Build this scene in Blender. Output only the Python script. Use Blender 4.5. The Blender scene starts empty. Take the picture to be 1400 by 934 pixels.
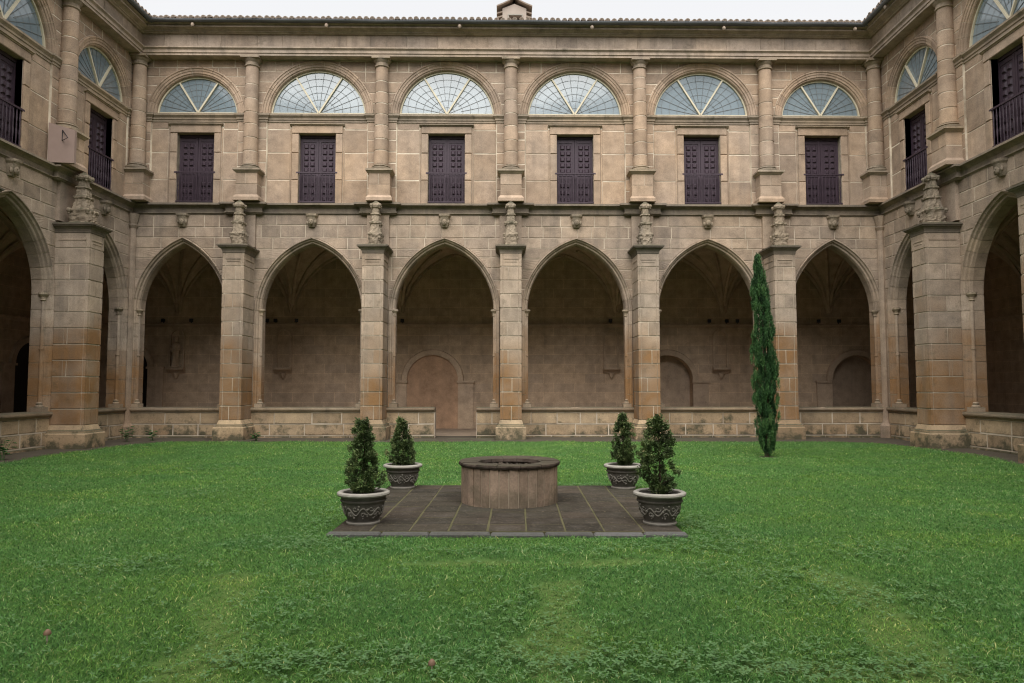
import bpy, math, random
import numpy as np
from mathutils import Matrix, Vector, noise as mnoise

R = math.radians
random.seed(7)
rng = np.random.default_rng(11)
scene = bpy.context.scene
COL = scene.collection

# ------------------------------------------------------------------ camera, sky, sun, exposure
CAM_H = 1.81
cam_d = bpy.data.cameras.new('camera')
cam_d.sensor_width = 36.0
cam_d.lens = 36.0 * 980.0 / 1400.0
cam_d.clip_end = 500
cam_d.clip_start = 0.05
cam = bpy.data.objects.new('camera', cam_d)
COL.objects.link(cam)
cam.location = (0, 0, CAM_H)
cam.rotation_euler = (R(90) + math.atan(60 / 980.0), 0, math.atan(8 / 980.0))
scene.camera = cam

SUN_EL, SUN_AZ = R(58), R(186)          # soft overcast light from high behind the camera
world = bpy.data.worlds.new('World')
scene.world = world
world.use_nodes = True
wn, wl = world.node_tree.nodes, world.node_tree.links
wn.clear()
w_out = wn.new('ShaderNodeOutputWorld')
w_bg = wn.new('ShaderNodeBackground')
w_sky = wn.new('ShaderNodeTexSky')
w_sky.sky_type = 'NISHITA'
w_sky.sun_disc = False
w_sky.sun_elevation = SUN_EL
w_sky.sun_rotation = SUN_AZ
w_hsv = wn.new('ShaderNodeHueSaturation')
w_hsv.inputs['Saturation'].default_value = 0.25
w_mix = wn.new('ShaderNodeMixRGB')
w_mix.inputs['Fac'].default_value = 0.9
w_mix.inputs['Color2'].default_value = (2.08, 2.08, 2.1, 1)     # even cloud layer over the sky
wl.new(w_sky.outputs[0], w_hsv.inputs['Color'])
wl.new(w_hsv.outputs[0], w_mix.inputs['Color1'])
wl.new(w_mix.outputs[0], w_bg.inputs['Color'])
w_bg.inputs['Strength'].default_value = 0.1
wl.new(w_bg.outputs[0], w_out.inputs[0])

sun_d = bpy.data.lights.new('sun', 'SUN')
sun_d.energy = 1.5
sun_d.angle = R(75)
sun_d.color = (1.0, 0.97, 0.93)
sun = bpy.data.objects.new('sun', sun_d)
COL.objects.link(sun)
sun.rotation_euler = (R(32), 0, R(-6))

scene.view_settings.view_transform = 'Standard'
scene.view_settings.look = 'None'
scene.view_settings.gamma = 1.0
scene.view_settings.use_curve_mapping = False
scene.view_settings.exposure = 2.08
scene.render.engine = 'CYCLES'
scene.cycles.max_bounces = 6
scene.cycles.diffuse_bounces = 4
scene.cycles.use_denoising = True
scene.cycles.denoiser = 'OPENIMAGEDENOISE'
scene.cycles.denoising_prefilter = 'ACCURATE'
scene.cycles.denoising_input_passes = 'RGB_ALBEDO_NORMAL'
scene.cycles.filter_width = 1.15
scene.cycles.sample_clamp_indirect = 4.0

# ------------------------------------------------------------------ materials
MATS = {}


class NT:
    def __init__(self, name):
        self.m = bpy.data.materials.new(name)
        self.m.use_nodes = True
        self.n, self.l = self.m.node_tree.nodes, self.m.node_tree.links
        self.b = self.n['Principled BSDF']
        self.pos = self.n.new('ShaderNodeNewGeometry')

    def noise(self, scale, detail=4, rough=0.55, vec=None, stretch=None):
        t = self.n.new('ShaderNodeTexNoise')
        t.inputs['Scale'].default_value = scale
        t.inputs['Detail'].default_value = detail
        t.inputs['Roughness'].default_value = rough
        src = vec or self.pos.outputs['Position']
        if stretch:
            mp = self.n.new('ShaderNodeMapping')
            mp.inputs['Scale'].default_value = stretch
            self.l.new(src, mp.inputs['Vector'])
            src = mp.outputs[0]
        self.l.new(src, t.inputs['Vector'])
        return t.outputs['Fac']

    def ramp(self, fac, stops):
        r = self.n.new('ShaderNodeValToRGB')
        els = r.color_ramp.elements
        while len(els) < len(stops):
            els.new(0.5)
        for e, (p, c) in zip(els, stops):
            e.position = p
            e.color = (*c, 1) if isinstance(c, (tuple, list)) else (c, c, c, 1)
        self.l.new(fac, r.inputs[0])
        return r.outputs[0]

    def math(self, op, a, b=None, c=None, clamp=False):
        x = self.n.new('ShaderNodeMath')
        x.operation = op
        x.use_clamp = clamp
        for i, v in enumerate((a, b, c)):
            if v is None:
                continue
            if isinstance(v, (int, float)):
                x.inputs[i].default_value = v
            else:
                self.l.new(v, x.inputs[i])
        return x.outputs[0]

    def mix(self, fac, a, b, mode='MIX'):
        x = self.n.new('ShaderNodeMixRGB')
        x.blend_type = mode
        for i, v in zip(('Fac', 'Color1', 'Color2'), (fac, a, b)):
            if isinstance(v, (int, float)):
                x.inputs[i].default_value = v if i == 'Fac' else (v, v, v, 1)
            elif isinstance(v, (tuple, list)):
                x.inputs[i].default_value = (*v, 1)
            else:
                self.l.new(v, x.inputs[i])
        return x.outputs[0]

    def sep(self, vec):
        s = self.n.new('ShaderNodeSeparateXYZ')
        self.l.new(vec, s.inputs[0])
        return s.outputs

    def rnd(self):
        return self.n.new('ShaderNodeObjectInfo').outputs['Random']

    def attr(self, name):
        a = self.n.new('ShaderNodeAttribute')
        a.attribute_name = name
        return a.outputs['Fac']

    def bump(self, h, strength=0.3, dist=0.02):
        b = self.n.new('ShaderNodeBump')
        b.inputs['Strength'].default_value = strength
        b.inputs['Distance'].default_value = dist
        self.l.new(h, b.inputs['Height'])
        self.l.new(b.outputs[0], self.b.inputs['Normal'])

    def color(self, c):
        if isinstance(c, (tuple, list)):
            self.b.inputs['Base Color'].default_value = (*c, 1)
        else:
            self.l.new(c, self.b.inputs['Base Color'])

    def done(self, rough=0.9, spec=0.2, **kw):
        self.b.inputs['Roughness'].default_value = rough
        self.b.inputs['Specular IOR Level'].default_value = spec
        for k, v in kw.items():
            self.b.inputs[k].default_value = v
        MATS[self.m.name] = self.m
        return self.m


def stone(name, ca, cb, cc, ochre=0.0, moss=0.0, ochre_top=3.4, streak=0.3, pits=0.0, brick=False):
    t = NT(name)
    r = t.rnd()
    base = t.mix(r, ca, cb)
    big = t.noise(0.45, 5)
    base = t.mix(t.ramp(big, [(0.38, 0.0), (0.66, 0.85)]), base, cc)
    mid = t.noise(3.2, 6, 0.6)
    base = t.mix(1.0, base, t.ramp(mid, [(0.28, 0.74), (0.5, 0.98), (0.75, 1.2)]), 'MULTIPLY')
    r2 = t.math('FRACT', t.math('MULTIPLY', r, 17.31))
    base = t.mix(1.0, base, t.ramp(r2, [(0.0, 0.82), (0.5, 1.0), (1.0, 1.14)]), 'MULTIPLY')
    pz = t.sep(t.pos.outputs['Position'])
    if brick:
        bk = t.n.new('ShaderNodeTexBrick')
        cmb = t.n.new('ShaderNodeCombineXYZ')
        t.l.new(t.math('ADD', pz[0], pz[1]), cmb.inputs[0])
        t.l.new(pz[2], cmb.inputs[1])
        t.l.new(cmb.outputs[0], bk.inputs['Vector'])
        bk.inputs['Scale'].default_value = 1.0
        bk.inputs['Brick Width'].default_value = 0.85
        bk.inputs['Row Height'].default_value = 0.38
        bk.inputs['Mortar Size'].default_value = 0.009
        bk.inputs['Color1'].default_value = (0.9, 0.9, 0.9, 1)
        bk.inputs['Color2'].default_value = (1.08, 1.05, 1.0, 1)
        bk.inputs['Mortar'].default_value = (1.3, 1.25, 1.15, 1)
        base = t.mix(1.0, base, bk.outputs['Color'], 'MULTIPLY')
    if ochre:
        wob = t.noise(0.9, 5, 0.6)
        lat = t.noise(0.19, 2)
        rr = t.math('MULTIPLY', t.math('FRACT', t.math('MULTIPLY', r, 5.7)), 0.7)
        edge = t.math('ADD', t.math('ADD', t.math('MULTIPLY', wob, 1.6), rr), t.math('MULTIPLY', t.math('SUBTRACT', lat, 0.5), 8.0))
        h = t.math('MULTIPLY', t.math('SUBTRACT', t.math('ADD', edge, ochre_top - 1.3), pz[2]), 0.6)
        fac = t.math('MULTIPLY', t.ramp(h, [(0.0, 0.0), (0.9, 1.0)]), ochre)
        fac = t.math('MULTIPLY', fac, t.ramp(t.noise(1.6, 4), [(0.3, 0.45), (0.6, 1.0)]))
        oc = t.mix(t.noise(2.1, 4), (0.28, 0.15, 0.062), (0.2, 0.118, 0.062))
        base = t.mix(fac, base, oc)
    if streak:
        st = t.noise(1.0, 5, 0.6, stretch=(3.5, 3.5, 0.25))
        base = t.mix(t.math('MULTIPLY', t.ramp(st, [(0.5, 0.0), (0.72, 1.0)]), streak), base, (0.115, 0.1, 0.088))
    if moss:
        nz = t.sep(t.pos.outputs['Normal'])[2]
        mn = t.noise(2.2, 6, 0.7)
        low = t.math('MULTIPLY', t.math('SUBTRACT', 0.75, pz[2]), 0.9, clamp=True)
        up = t.math('MULTIPLY', t.math('GREATER_THAN', nz, 0.6), 0.28)
        mf = t.ramp(t.math('ADD', t.math('ADD', mn, up), t.math('MULTIPLY', low, 0.34)), [(0.58, 0.0), (0.72, 1.0)])
        base = t.mix(t.math('MULTIPLY', mf, moss), base, t.mix(t.noise(6, 3), (0.05, 0.047, 0.038), (0.085, 0.085, 0.045)))
    fine = t.noise(38, 5, 0.7)
    base = t.mix(1.0, base, t.ramp(fine, [(0.3, 0.78), (0.5, 1.0), (0.72, 1.22)]), 'MULTIPLY')
    if pits < 0:          # pale specks of lichen and grit
        pn = t.noise(22, 5, 0.75)
        base = t.mix(t.math('MULTIPLY', t.ramp(pn, [(0.56, 0.0), (0.66, 1.0)]), -pits), base, (0.16, 0.13, 0.09))
    elif pits:
        pn = t.noise(9, 5, 0.75)
        base = t.mix(t.math('MULTIPLY', t.ramp(pn, [(0.6, 0.0), (0.68, 1.0)]), pits), base, (0.1, 0.08, 0.062))
    t.color(base)
    hh = t.math('ADD', t.math('MULTIPLY', mid, 0.7), t.math('MULTIPLY', fine, 0.3))
    t.bump(hh, 0.55, 0.03)
    return t.done(0.92, 0.15)


SA, SB, SC = (0.405, 0.305, 0.22), (0.35, 0.268, 0.2), (0.315, 0.255, 0.205)
stone('upper_stone', (0.435, 0.31, 0.21), (0.375, 0.276, 0.198), (0.35, 0.272, 0.21), streak=0.24)
stone('lower_stone', SA, SB, SC, ochre=0.35, streak=0.4, moss=0.35)
stone('pier_stone', (0.415, 0.315, 0.23), (0.355, 0.278, 0.21), (0.335, 0.275, 0.222), ochre=1.0, ochre_top=4.1, streak=0.35, moss=0.5)
stone('trim_stone', (0.38, 0.295, 0.205), (0.36, 0.28, 0.20), (0.29, 0.24, 0.19), streak=0.4, moss=0.75, ochre=0.3)
stone('cap_stone', (0.2, 0.16, 0.125), (0.17, 0.14, 0.11), (0.12, 0.105, 0.085), streak=0.5, moss=0.9, pits=0.5)
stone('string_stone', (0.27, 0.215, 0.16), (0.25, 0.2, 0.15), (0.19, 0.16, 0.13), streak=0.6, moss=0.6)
stone('cornice_stone', (0.43, 0.335, 0.25), (0.41, 0.32, 0.245), (0.35, 0.288, 0.235), streak=0.45, moss=0.5)
stone('parapet_stone', (0.42, 0.315, 0.20), (0.36, 0.26, 0.16), (0.31, 0.235, 0.155), ochre=0.45, ochre_top=1.2, streak=0.2, moss=0.9, pits=0.5)
stone('carved_stone', (0.33, 0.26, 0.185), (0.28, 0.225, 0.165), (0.2, 0.17, 0.13), streak=0.5, moss=0.8, pits=0.6)
stone('gallery_stone', (0.45, 0.335, 0.235), (0.42, 0.315, 0.225), (0.38, 0.29, 0.215), streak=0.2, brick=True)
stone('gallery_trim', (0.45, 0.335, 0.235), (0.42, 0.315, 0.225), (0.38, 0.29, 0.215), streak=0.2)
stone('blocked_infill', (0.46, 0.29, 0.18), (0.44, 0.28, 0.18), (0.4, 0.26, 0.17), streak=0.2)
stone('well_stone', (0.37, 0.255, 0.18), (0.28, 0.2, 0.145), (0.28, 0.21, 0.155), streak=0.3, moss=0.5)
stone('well_rim_stone', (0.095, 0.066, 0.05), (0.075, 0.055, 0.042), (0.055, 0.043, 0.034), moss=0.4, pits=0.7)
stone('slab_stone', (0.06, 0.046, 0.034), (0.036, 0.03, 0.023), (0.045, 0.042, 0.03), pits=-0.6)
stone('kerb_slate', (0.15, 0.145, 0.16), (0.12, 0.116, 0.128), (0.1, 0.1, 0.108), moss=0.5)
stone('path_stone', (0.13, 0.108, 0.085), (0.1, 0.085, 0.07), (0.085, 0.073, 0.06), moss=0.8)

stone('gallery_floor_stone', (0.34, 0.26, 0.19), (0.32, 0.25, 0.18), (0.28, 0.22, 0.165))
t = NT('mortar')
t.color(t.mix(t.ramp(t.noise(1.3, 6, 0.7), [(0.35, 0.0), (0.62, 1.0)]), (0.36, 0.29, 0.215), (0.74, 0.655, 0.52)))
t.done(0.95, 0.1)
t = NT('mortar_soft')
t.color(t.mix(t.ramp(t.noise(1.3, 6, 0.7), [(0.35, 0.0), (0.65, 1.0)]), (0.31, 0.25, 0.19), (0.6, 0.51, 0.4)))
t.done(0.95, 0.1)
t = NT('well_mortar')
t.color(t.mix(t.noise(5, 5), (0.36, 0.28, 0.2), (0.52, 0.44, 0.34)))
t.done(0.95, 0.1)
t = NT('slab_joint')
t.color(t.mix(t.noise(4, 5), (0.05, 0.055, 0.022), (0.14, 0.12, 0.07)))
t.done(0.95, 0.1)

t = NT('purple_wood')
g = t.noise(1.0, 5, 0.6, stretch=(30, 30, 1.5))
t.color(t.mix(g, (0.026, 0.0155, 0.023), (0.066, 0.042, 0.058)))
t.bump(g, 0.2, 0.01)
t.done(0.55, 0.35)
t = NT('dark_wood')
t.color(t.mix(t.noise(3, 4), (0.02, 0.016, 0.012), (0.035, 0.027, 0.02)))
t.done(0.7, 0.2)
t = NT('cream_paint')
t.color(t.mix(t.noise(6, 4), (0.56, 0.5, 0.36), (0.68, 0.62, 0.47)))
t.done(0.6, 0.3)
t = NT('window_glass')
r_ = t.rnd()
t.color(t.mix(t.noise(0.9, 5, 0.6), t.mix(r_, (0.22, 0.275, 0.305), (0.3, 0.35, 0.375)), (0.15, 0.2, 0.23)))
t.bump(t.noise(3, 3), 0.05, 0.02)
t.done(0.08, 0.5, IOR=1.75)
t = NT('lead')
t.color((0.17, 0.18, 0.18))
t.done(0.6, 0.3)
t = NT('black_iron')
t.color((0.02, 0.018, 0.02))
t.done(0.6, 0.4)
t = NT('zinc')
t.color(t.mix(t.noise(2, 4), (0.1, 0.105, 0.115), (0.17, 0.175, 0.185)))
t.done(0.55, 0.4)
t = NT('roof_tile')
t.color(t.mix(t.noise(5, 5), (0.27, 0.2, 0.15), t.mix(t.noise(1.2, 4), (0.14, 0.13, 0.115), (0.3, 0.26, 0.22))))
t.done(0.9, 0.15)
t = NT('chimney_plaster')
t.color(t.mix(t.noise(4, 5), (0.33, 0.28, 0.24), (0.42, 0.36, 0.31)))
t.done(0.9, 0.15)
t = NT('grass_blade')
tint = t.attr('tint')
c = t.ramp(tint, [(0.0, (0.03, 0.088, 0.024)), (0.38, (0.085, 0.235, 0.05)), (0.68, (0.165, 0.345, 0.085)), (1.0, (0.45, 0.53, 0.25))])
c = t.mix(t.ramp(t.noise(0.55, 4), [(0.42, 0.0), (0.62, 0.8)]), c, t.mix(1.0, c, (1.5, 1.2, 0.85), 'MULTIPLY'))
c = t.mix(t.ramp(t.noise(0.8, 3, stretch=(1, 1.7, 1)), [(0.5, 0.0), (0.7, 0.6)]), c, t.mix(1.0, c, (0.75, 0.9, 1.15), 'MULTIPLY'))
t.color(c)
tr_ = t.n.new('ShaderNodeBsdfTranslucent')
t.l.new(c, tr_.inputs['Color'])
mx_ = t.n.new('ShaderNodeMixShader')
mx_.inputs[0].default_value = 0.35
t.l.new(t.b.outputs[0], mx_.inputs[1])
t.l.new(tr_.outputs[0], mx_.inputs[2])
t.l.new(mx_.outputs[0], t.n['Material Output'].inputs['Surface'])
t.done(0.6, 0.25)
t = NT('soil_turf')
c = t.mix(t.noise(1.3, 5), (0.045, 0.1, 0.025), (0.08, 0.145, 0.038))
c = t.mix(t.ramp(t.attr('bare'), [(0.1, 0.0), (0.9, 0.75)]), c, t.mix(t.noise(7, 4), (0.095, 0.145, 0.035), (0.13, 0.14, 0.045)))
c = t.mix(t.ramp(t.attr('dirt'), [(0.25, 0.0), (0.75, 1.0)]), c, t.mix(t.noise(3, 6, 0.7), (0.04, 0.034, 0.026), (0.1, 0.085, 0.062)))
t.color(c)
t.bump(t.noise(25, 5), 0.6, 0.03)
t.done(0.95, 0.1)
t = NT('clover_leaf')
t.color(t.mix(t.attr('tint'), (0.045, 0.12, 0.03), (0.1, 0.19, 0.065)))
t.done(0.5, 0.35)
t = NT('conifer_leaf')
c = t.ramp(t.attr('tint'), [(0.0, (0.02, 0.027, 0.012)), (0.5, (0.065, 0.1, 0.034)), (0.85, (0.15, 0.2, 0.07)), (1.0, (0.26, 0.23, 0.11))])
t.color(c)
t.done(0.65, 0.2)
t = NT('cypress_leaf')
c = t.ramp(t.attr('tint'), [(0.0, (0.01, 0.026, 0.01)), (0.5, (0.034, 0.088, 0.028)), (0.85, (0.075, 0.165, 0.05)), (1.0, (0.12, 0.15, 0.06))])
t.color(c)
t.done(0.65, 0.2)
t = NT('bark')
t.color(t.mix(t.noise(12, 4), (0.05, 0.035, 0.024), (0.1, 0.075, 0.055)))
t.done(0.9, 0.1)
t = NT('potting_soil')
t.color((0.018, 0.014, 0.01))
t.bump(t.noise(40, 4), 0.6, 0.02)
t.done(0.95, 0.1)
t = NT('pot_dark')
t.color(t.mix(t.noise(6, 5), (0.055, 0.049, 0.042), (0.15, 0.135, 0.115)))
t.bump(t.noise(30, 4), 0.3, 0.01)
t.done(0.8, 0.2)
t = NT('pot_light')
t.color(t.mix(t.noise(7, 5), (0.19, 0.175, 0.15), (0.42, 0.395, 0.345)))
t.bump(t.noise(30, 4), 0.3, 0.01)
t.done(0.85, 0.2)
t = NT('pot_relief')
t.color(t.mix(t.noise(9, 5), (0.12, 0.11, 0.092), (0.31, 0.285, 0.245)))
t.done(0.85, 0.2)
t = NT('mushroom_cap')
t.color(t.mix(t.noise(20, 3), (0.14, 0.08, 0.05), (0.24, 0.15, 0.1)))
t.done(0.6, 0.3)
t = NT('mushroom_stem')
t.color((0.45, 0.38, 0.3))
t.done(0.8, 0.2)
t = NT('sundial_stone')
t.color(t.mix(t.noise(5, 5), (0.3, 0.22, 0.19), (0.38, 0.28, 0.24)))
t.done(0.9, 0.15)


# ------------------------------------------------------------------ mesh helpers
def obj(name, verts, faces, mat, parent=None, smooth=False):
    me = bpy.data.meshes.new(name)
    me.from_pydata(verts, [], faces)
    me.materials.append(MATS[mat])
    if smooth:
        me.shade_smooth()
        me.set_sharp_from_angle(angle=R(38))
    o = bpy.data.objects.new(name, me)
    COL.objects.link(o)
    if parent is not None:
        o.parent = parent
    return o


def tag(o, label, cat=None, group=None, kind=None):
    o['label'] = label
    if cat:
        o['category'] = cat
    if group:
        o['group'] = group
    if kind:
        o['kind'] = kind
    return o


def empty(name, loc, rz=0.0):
    o = bpy.data.objects.new(name, None)
    o.empty_display_size = 0.2
    COL.objects.link(o)
    o.location = loc
    o.rotation_euler = (0, 0, rz)
    return o


class MB:
    """collects faces; build() makes one mesh object"""

    def __init__(self):
        self.v, self.f = [], []

    def add(self, vs, fs):
        n = len(self.v)
        self.v += vs
        self.f += [tuple(i + n for i in f) for f in fs]
        return self

    def box(self, x0, x1, y0, y1, z0, z1, c=0.0):
        if c:
            vs = []
            for z, e in ((z0, 0), (z1 - c, 0), (z1, c)):
                vs += [(x0 + e, y0 + e, z), (x1 - e, y0 + e, z), (x1 - e, y1 - e, z), (x0 + e, y1 - e, z)]
            fs = [(3, 2, 1, 0), (8, 9, 10, 11)]
            for k in (0, 4):
                for i in range(4):
                    j = (i + 1) % 4
                    fs.append((k + i, k + j, k + 4 + j, k + 4 + i))
            return self.add(vs, fs)
        return self.add([(x0, y0, z0), (x1, y0, z0), (x1, y1, z0), (x0, y1, z0), (x0, y0, z1), (x1, y0, z1), (x1, y1, z1), (x0, y1, z1)],
                        [(3, 2, 1, 0), (4, 5, 6, 7), (0, 1, 5, 4), (1, 2, 6, 5), (2, 3, 7, 6), (3, 0, 4, 7)])

    def lathe(self, prof, cx=0, cy=0, cz=0, seg=20, wob=None, sq=None):
        """prof: (radius, z) bottom to top; closed with caps"""
        vs, fs = [], []
        for r, z in prof:
            for i in range(seg):
                a = 2 * math.pi * i / seg
                rr = r
                if sq:
                    rr = r / max(abs(math.cos(a + sq)), abs(math.sin(a + sq))) ** 0.8
                if wob:
                    rr *= 1 + wob(a, z)
                vs.append((cx + rr * math.cos(a), cy + rr * math.sin(a), cz + z))
        m = len(prof)
        for k in range(m - 1):
            for i in range(seg):
                j = (i + 1) % seg
                fs.append((k * seg + i, k * seg + j, (k + 1) * seg + j, (k + 1) * seg + i))
        fs.append(tuple(range(seg - 1, -1, -1)))
        fs.append(tuple((m - 1) * seg + i for i in range(seg)))
        return self.add(vs, fs)

    def tube(self, pts, r, seg=6, r1=None):
        pts = [Vector(p) for p in pts]
        n = len(pts)
        vs, fs = [], []
        for k, p in enumerate(pts):
            d = (pts[min(k + 1, n - 1)] - pts[max(k - 1, 0)]).normalized()
            ref = Vector((0, 0, 1)) if abs(d.z) < 0.95 else Vector((1, 0, 0))
            s = d.cross(ref).normalized()
            q = s.cross(d)
            rr = r if r1 is None else r + (r1 - r) * k / (n - 1)
            for i in range(seg):
                a = 2 * math.pi * (i + 0.5) / seg
                vs.append(tuple(p + s * rr * math.cos(a) + q * rr * math.sin(a)))
        for k in range(n - 1):
            for i in range(seg):
                j = (i + 1) % seg
                fs.append((k * seg + i, k * seg + j, (k + 1) * seg + j, (k + 1) * seg + i))
        fs.append(tuple(range(seg - 1, -1, -1)))
        fs.append(tuple((n - 1) * seg + i for i in range(seg)))
        return self.add(vs, fs)

    def blob(self, c, rx, ry, rz, seg=8, rings=5):
        vs, fs = [], []
        for k in range(1, rings):
            ph = math.pi * k / rings
            for i in range(seg):
                a = 2 * math.pi * i / seg
                vs.append((c[0] + rx * math.sin(ph) * math.cos(a), c[1] + ry * math.sin(ph) * math.sin(a), c[2] - rz * math.cos(ph)))
        b = len(vs)
        vs += [(c[0], c[1], c[2] - rz), (c[0], c[1], c[2] + rz)]
        for k in range(rings - 2):
            for i in range(seg):
                j = (i + 1) % seg
                fs.append((k * seg + i, k * seg + j, (k + 1) * seg + j, (k + 1) * seg + i))
        for i in range(seg):
            j = (i + 1) % seg
            fs.append((b, j, i))
            fs.append((b + 1, (rings - 2) * seg + i, (rings - 2) * seg + j))
        return self.add(vs, fs)

    def build(self, name, mat, parent=None, smooth=False):
        return obj(name, self.v, self.f, mat, parent, smooth)


def offset(poly, dist):
    """inset a CCW polygon by dist"""
    n = len(poly)
    out = []
    for i in range(n):
        p0, p1, p2 = poly[i - 1], poly[i], poly[(i + 1) % n]
        e1 = (p1[0] - p0[0], p1[1] - p0[1])
        e2 = (p2[0] - p1[0], p2[1] - p1[1])
        l1, l2 = math.hypot(*e1) or 1e-9, math.hypot(*e2) or 1e-9
        n1 = (-e1[1] / l1, e1[0] / l1)
        n2 = (-e2[1] / l2, e2[0] / l2)
        k = 1 + n1[0] * n2[0] + n1[1] * n2[1]
        k = max(k, 0.35)
        out.append((p1[0] + dist * (n1[0] + n2[0]) / k, p1[1] + dist * (n1[1] + n2[1]) / k))
    return out


def area(p):
    return 0.5 * sum(p[i - 1][0] * p[i][1] - p[i][0] * p[i - 1][1] for i in range(len(p)))


GAP = 0.0125


def block(name, poly, front, back, mat, parent, chamfer=0.009, gap=GAP):
    """one stone: outline in (u,z), front face at depth `front` (smaller is prouder)"""
    p0 = offset(poly, gap)
    if area(p0) < 0.004:
        return None
    front = front + random.uniform(-0.005, 0.004)
    cz = chamfer * random.uniform(0.7, 1.6)
    p1 = offset(p0, cz)
    n = len(p0)
    if area(p1) < 0.002 or area(p1) > area(p0):
        p1 = p0
    tl = random.uniform(-0.003, 0.003)
    vs = [(u, back, z) for u, z in p0] + [(u, front + cz, z) for u, z in p0] + [(u, front + (tl if k % 2 else -tl), z) for k, (u, z) in enumerate(p1)]
    fs = []
    for i in range(n):
        j = (i + 1) % n
        fs.append((i, j, n + j, n + i))
        fs.append((n + i, n + j, 2 * n + j, 2 * n + i))
    fs.append(tuple(2 * n + i for i in range(n)))
    return obj(name, vs, fs, mat, parent)


def rect(u0, u1, z0, z1):
    return [(u0, z0), (u1, z0), (u1, z1), (u0, z1)]


def splits(u0, u1, lmin, lmax):
    n = max(1, round((u1 - u0) / random.uniform(lmin, lmax)))
    if n == 1:
        return [u0, u1]
    w = (u1 - u0) / n
    return [u0] + [u0 + w * (k + random.uniform(-0.2, 0.2)) for k in range(1, n)] + [u1]


def spandrel_blocks(name, u0, u1, c, xf, z_spring, z_crown, rows, front, back, mat, parent, lmin=0.5, lmax=0.95):
    """rows of stones around an arch; xf(z) = half width of the arch outline at height z"""
    for z0, z1 in rows:
        if z0 >= z_crown - 1e-6:
            us = splits(u0, u1, lmin, lmax)
            for a, b in zip(us, us[1:]):
                block(name, rect(a, b, z0, z1), front, back, mat, parent)
            continue
        x0 = xf(max(z0, z_spring))
        x1 = xf(min(z1, z_crown)) if z1 < z_crown - 1e-6 else 0.0
        for s in (-1, 1):
            lim = (c - u0) if s < 0 else (u1 - c)
            if lim - x1 < 0.06:
                continue
            ts = splits(0, lim - x1, lmin, lmax)
            for ta, tb in zip(ts, ts[1:]):
                xa, xb = lim - ta, lim - tb
                pts = [(xa, z0)]
                if xa > x0 > xb:
                    pts.append((x0, z0))
                if xb < x0:
                    zs = np.linspace(z0, z1, 9)
                    cur = [(xf(z) if z < z_crown - 1e-6 else 0.0, z) for z in zs]
                    pts2 = [(x, z) for x, z in cur if xb + 0.01 < x < min(xa, x0) - 0.004]
                    if xa < x0:
                        zi = np.interp(-xa, [-x for x, z in cur], [z for x, z in cur])
                        pts = [(xa, zi)]
                    pts += pts2
                    zi = np.interp(-xb, [-x for x, z in cur], [z for x, z in cur])
                    pts.append((xb, zi))
                    if z1 - zi > 0.02:
                        pts.append((xb, z1))
                else:
                    pts += [(xb, z0), (xb, z1)]
                pts.append((xa, z1))
                poly = [(c + s * x, z) for x, z in pts]
                if s > 0:
                    poly = poly[::-1]
                block(name, poly, front, back, mat, parent)


def plan_moulding(path, prof, name, mat, parent, caps=True):
    """sweep profile (out, z) along an axis-aligned plan path of (u, depth); outward = toward the court (-depth)"""
    n, m = len(path), len(prof)
    vs, fs = [], []
    for i, (u, d) in enumerate(path):
        nn = []
        for a, b in ((i - 1, i), (i, i + 1)):
            if a < 0 or b >= n:
                continue
            du, dd = path[b][0] - path[a][0], path[b][1] - path[a][1]
            L = math.hypot(du, dd)
            nn.append((dd / L, -du / L))
        if len(nn) == 1:
            ox, oy = nn[0]
        else:
            ox, oy = nn[0][0] + nn[1][0], nn[0][1] + nn[1][1]
            if nn[0] == nn[1]:
                ox, oy = nn[0]
        for o_, z in prof:
            vs.append((u + ox * o_, d + oy * o_, z))
    for i in range(n - 1):
        for k in range(m - 1):
            fs.append((i * m + k, (i + 1) * m + k, (i + 1) * m + k + 1, i * m + k + 1))
    if caps:
        fs.append(tuple(range(m)))
        fs.append(tuple((n - 1) * m + k for k in range(m))[::-1])
    return obj(name, vs, fs, mat, parent)


# ------------------------------------------------------------------ arches
Z_SPR, Z_APEX = 4.24, 6.64       # outer springing and outer apex of the arcade arches
RING = 0.19
PROF = [(0.19, 0.02), (0.19, -0.055), (0.178, -0.065), (0.157, -0.06), (0.142, -0.015), (0.1, 0.012), (0.082, 0.07), (0.067, 0.08), (0.041, 0.08), (0.025, 0.095), (0.01, 0.14), (0.0, 0.16), (0.0, 0.45)]
PROF_IN = [(0.177, 0.03), (0.177, -0.043), (0.167, -0.047), (0.152, -0.002), (0.107, 0.026), (0.09, 0.084), (0.047, 0.094), (0.034, 0.108), (0.022, 0.15), (0.012, 0.172), (0.012, 0.44)]


def arch_geo(a):
    h = Z_APEX - Z_SPR
    Ro = (h * h + a * a) / (2 * a)
    return Ro, Ro - a            # outer radius, centre offset e


def arch_point(c, a, side, r, t):
    Ro, e = arch_geo(a)
    rho = Ro - RING + r
    ph = t * math.acos(max(-1, min(1, e / rho)))
    ax, az = rho * math.cos(ph) - e, rho * math.sin(ph)
    k = RING - r
    ex, ez = (a - k) * math.cos(t * math.pi / 2), (Z_APEX - Z_SPR - k) * math.sin(t * math.pi / 2)
    w = 0.04                     # almost a pure two-centred arch
    return c + side * (ax * (1 - w) + ex * w), Z_SPR + az * (1 - w) + ez * w


def arch_half_width(a):
    ts = np.linspace(0, 1, 60)
    P_ = [arch_point(0, a, 1, RING, t) for t in ts]
    zs, xs = [p[1] for p in P_], [p[0] for p in P_]
    return lambda z: float(np.interp(z, zs, xs))


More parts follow.
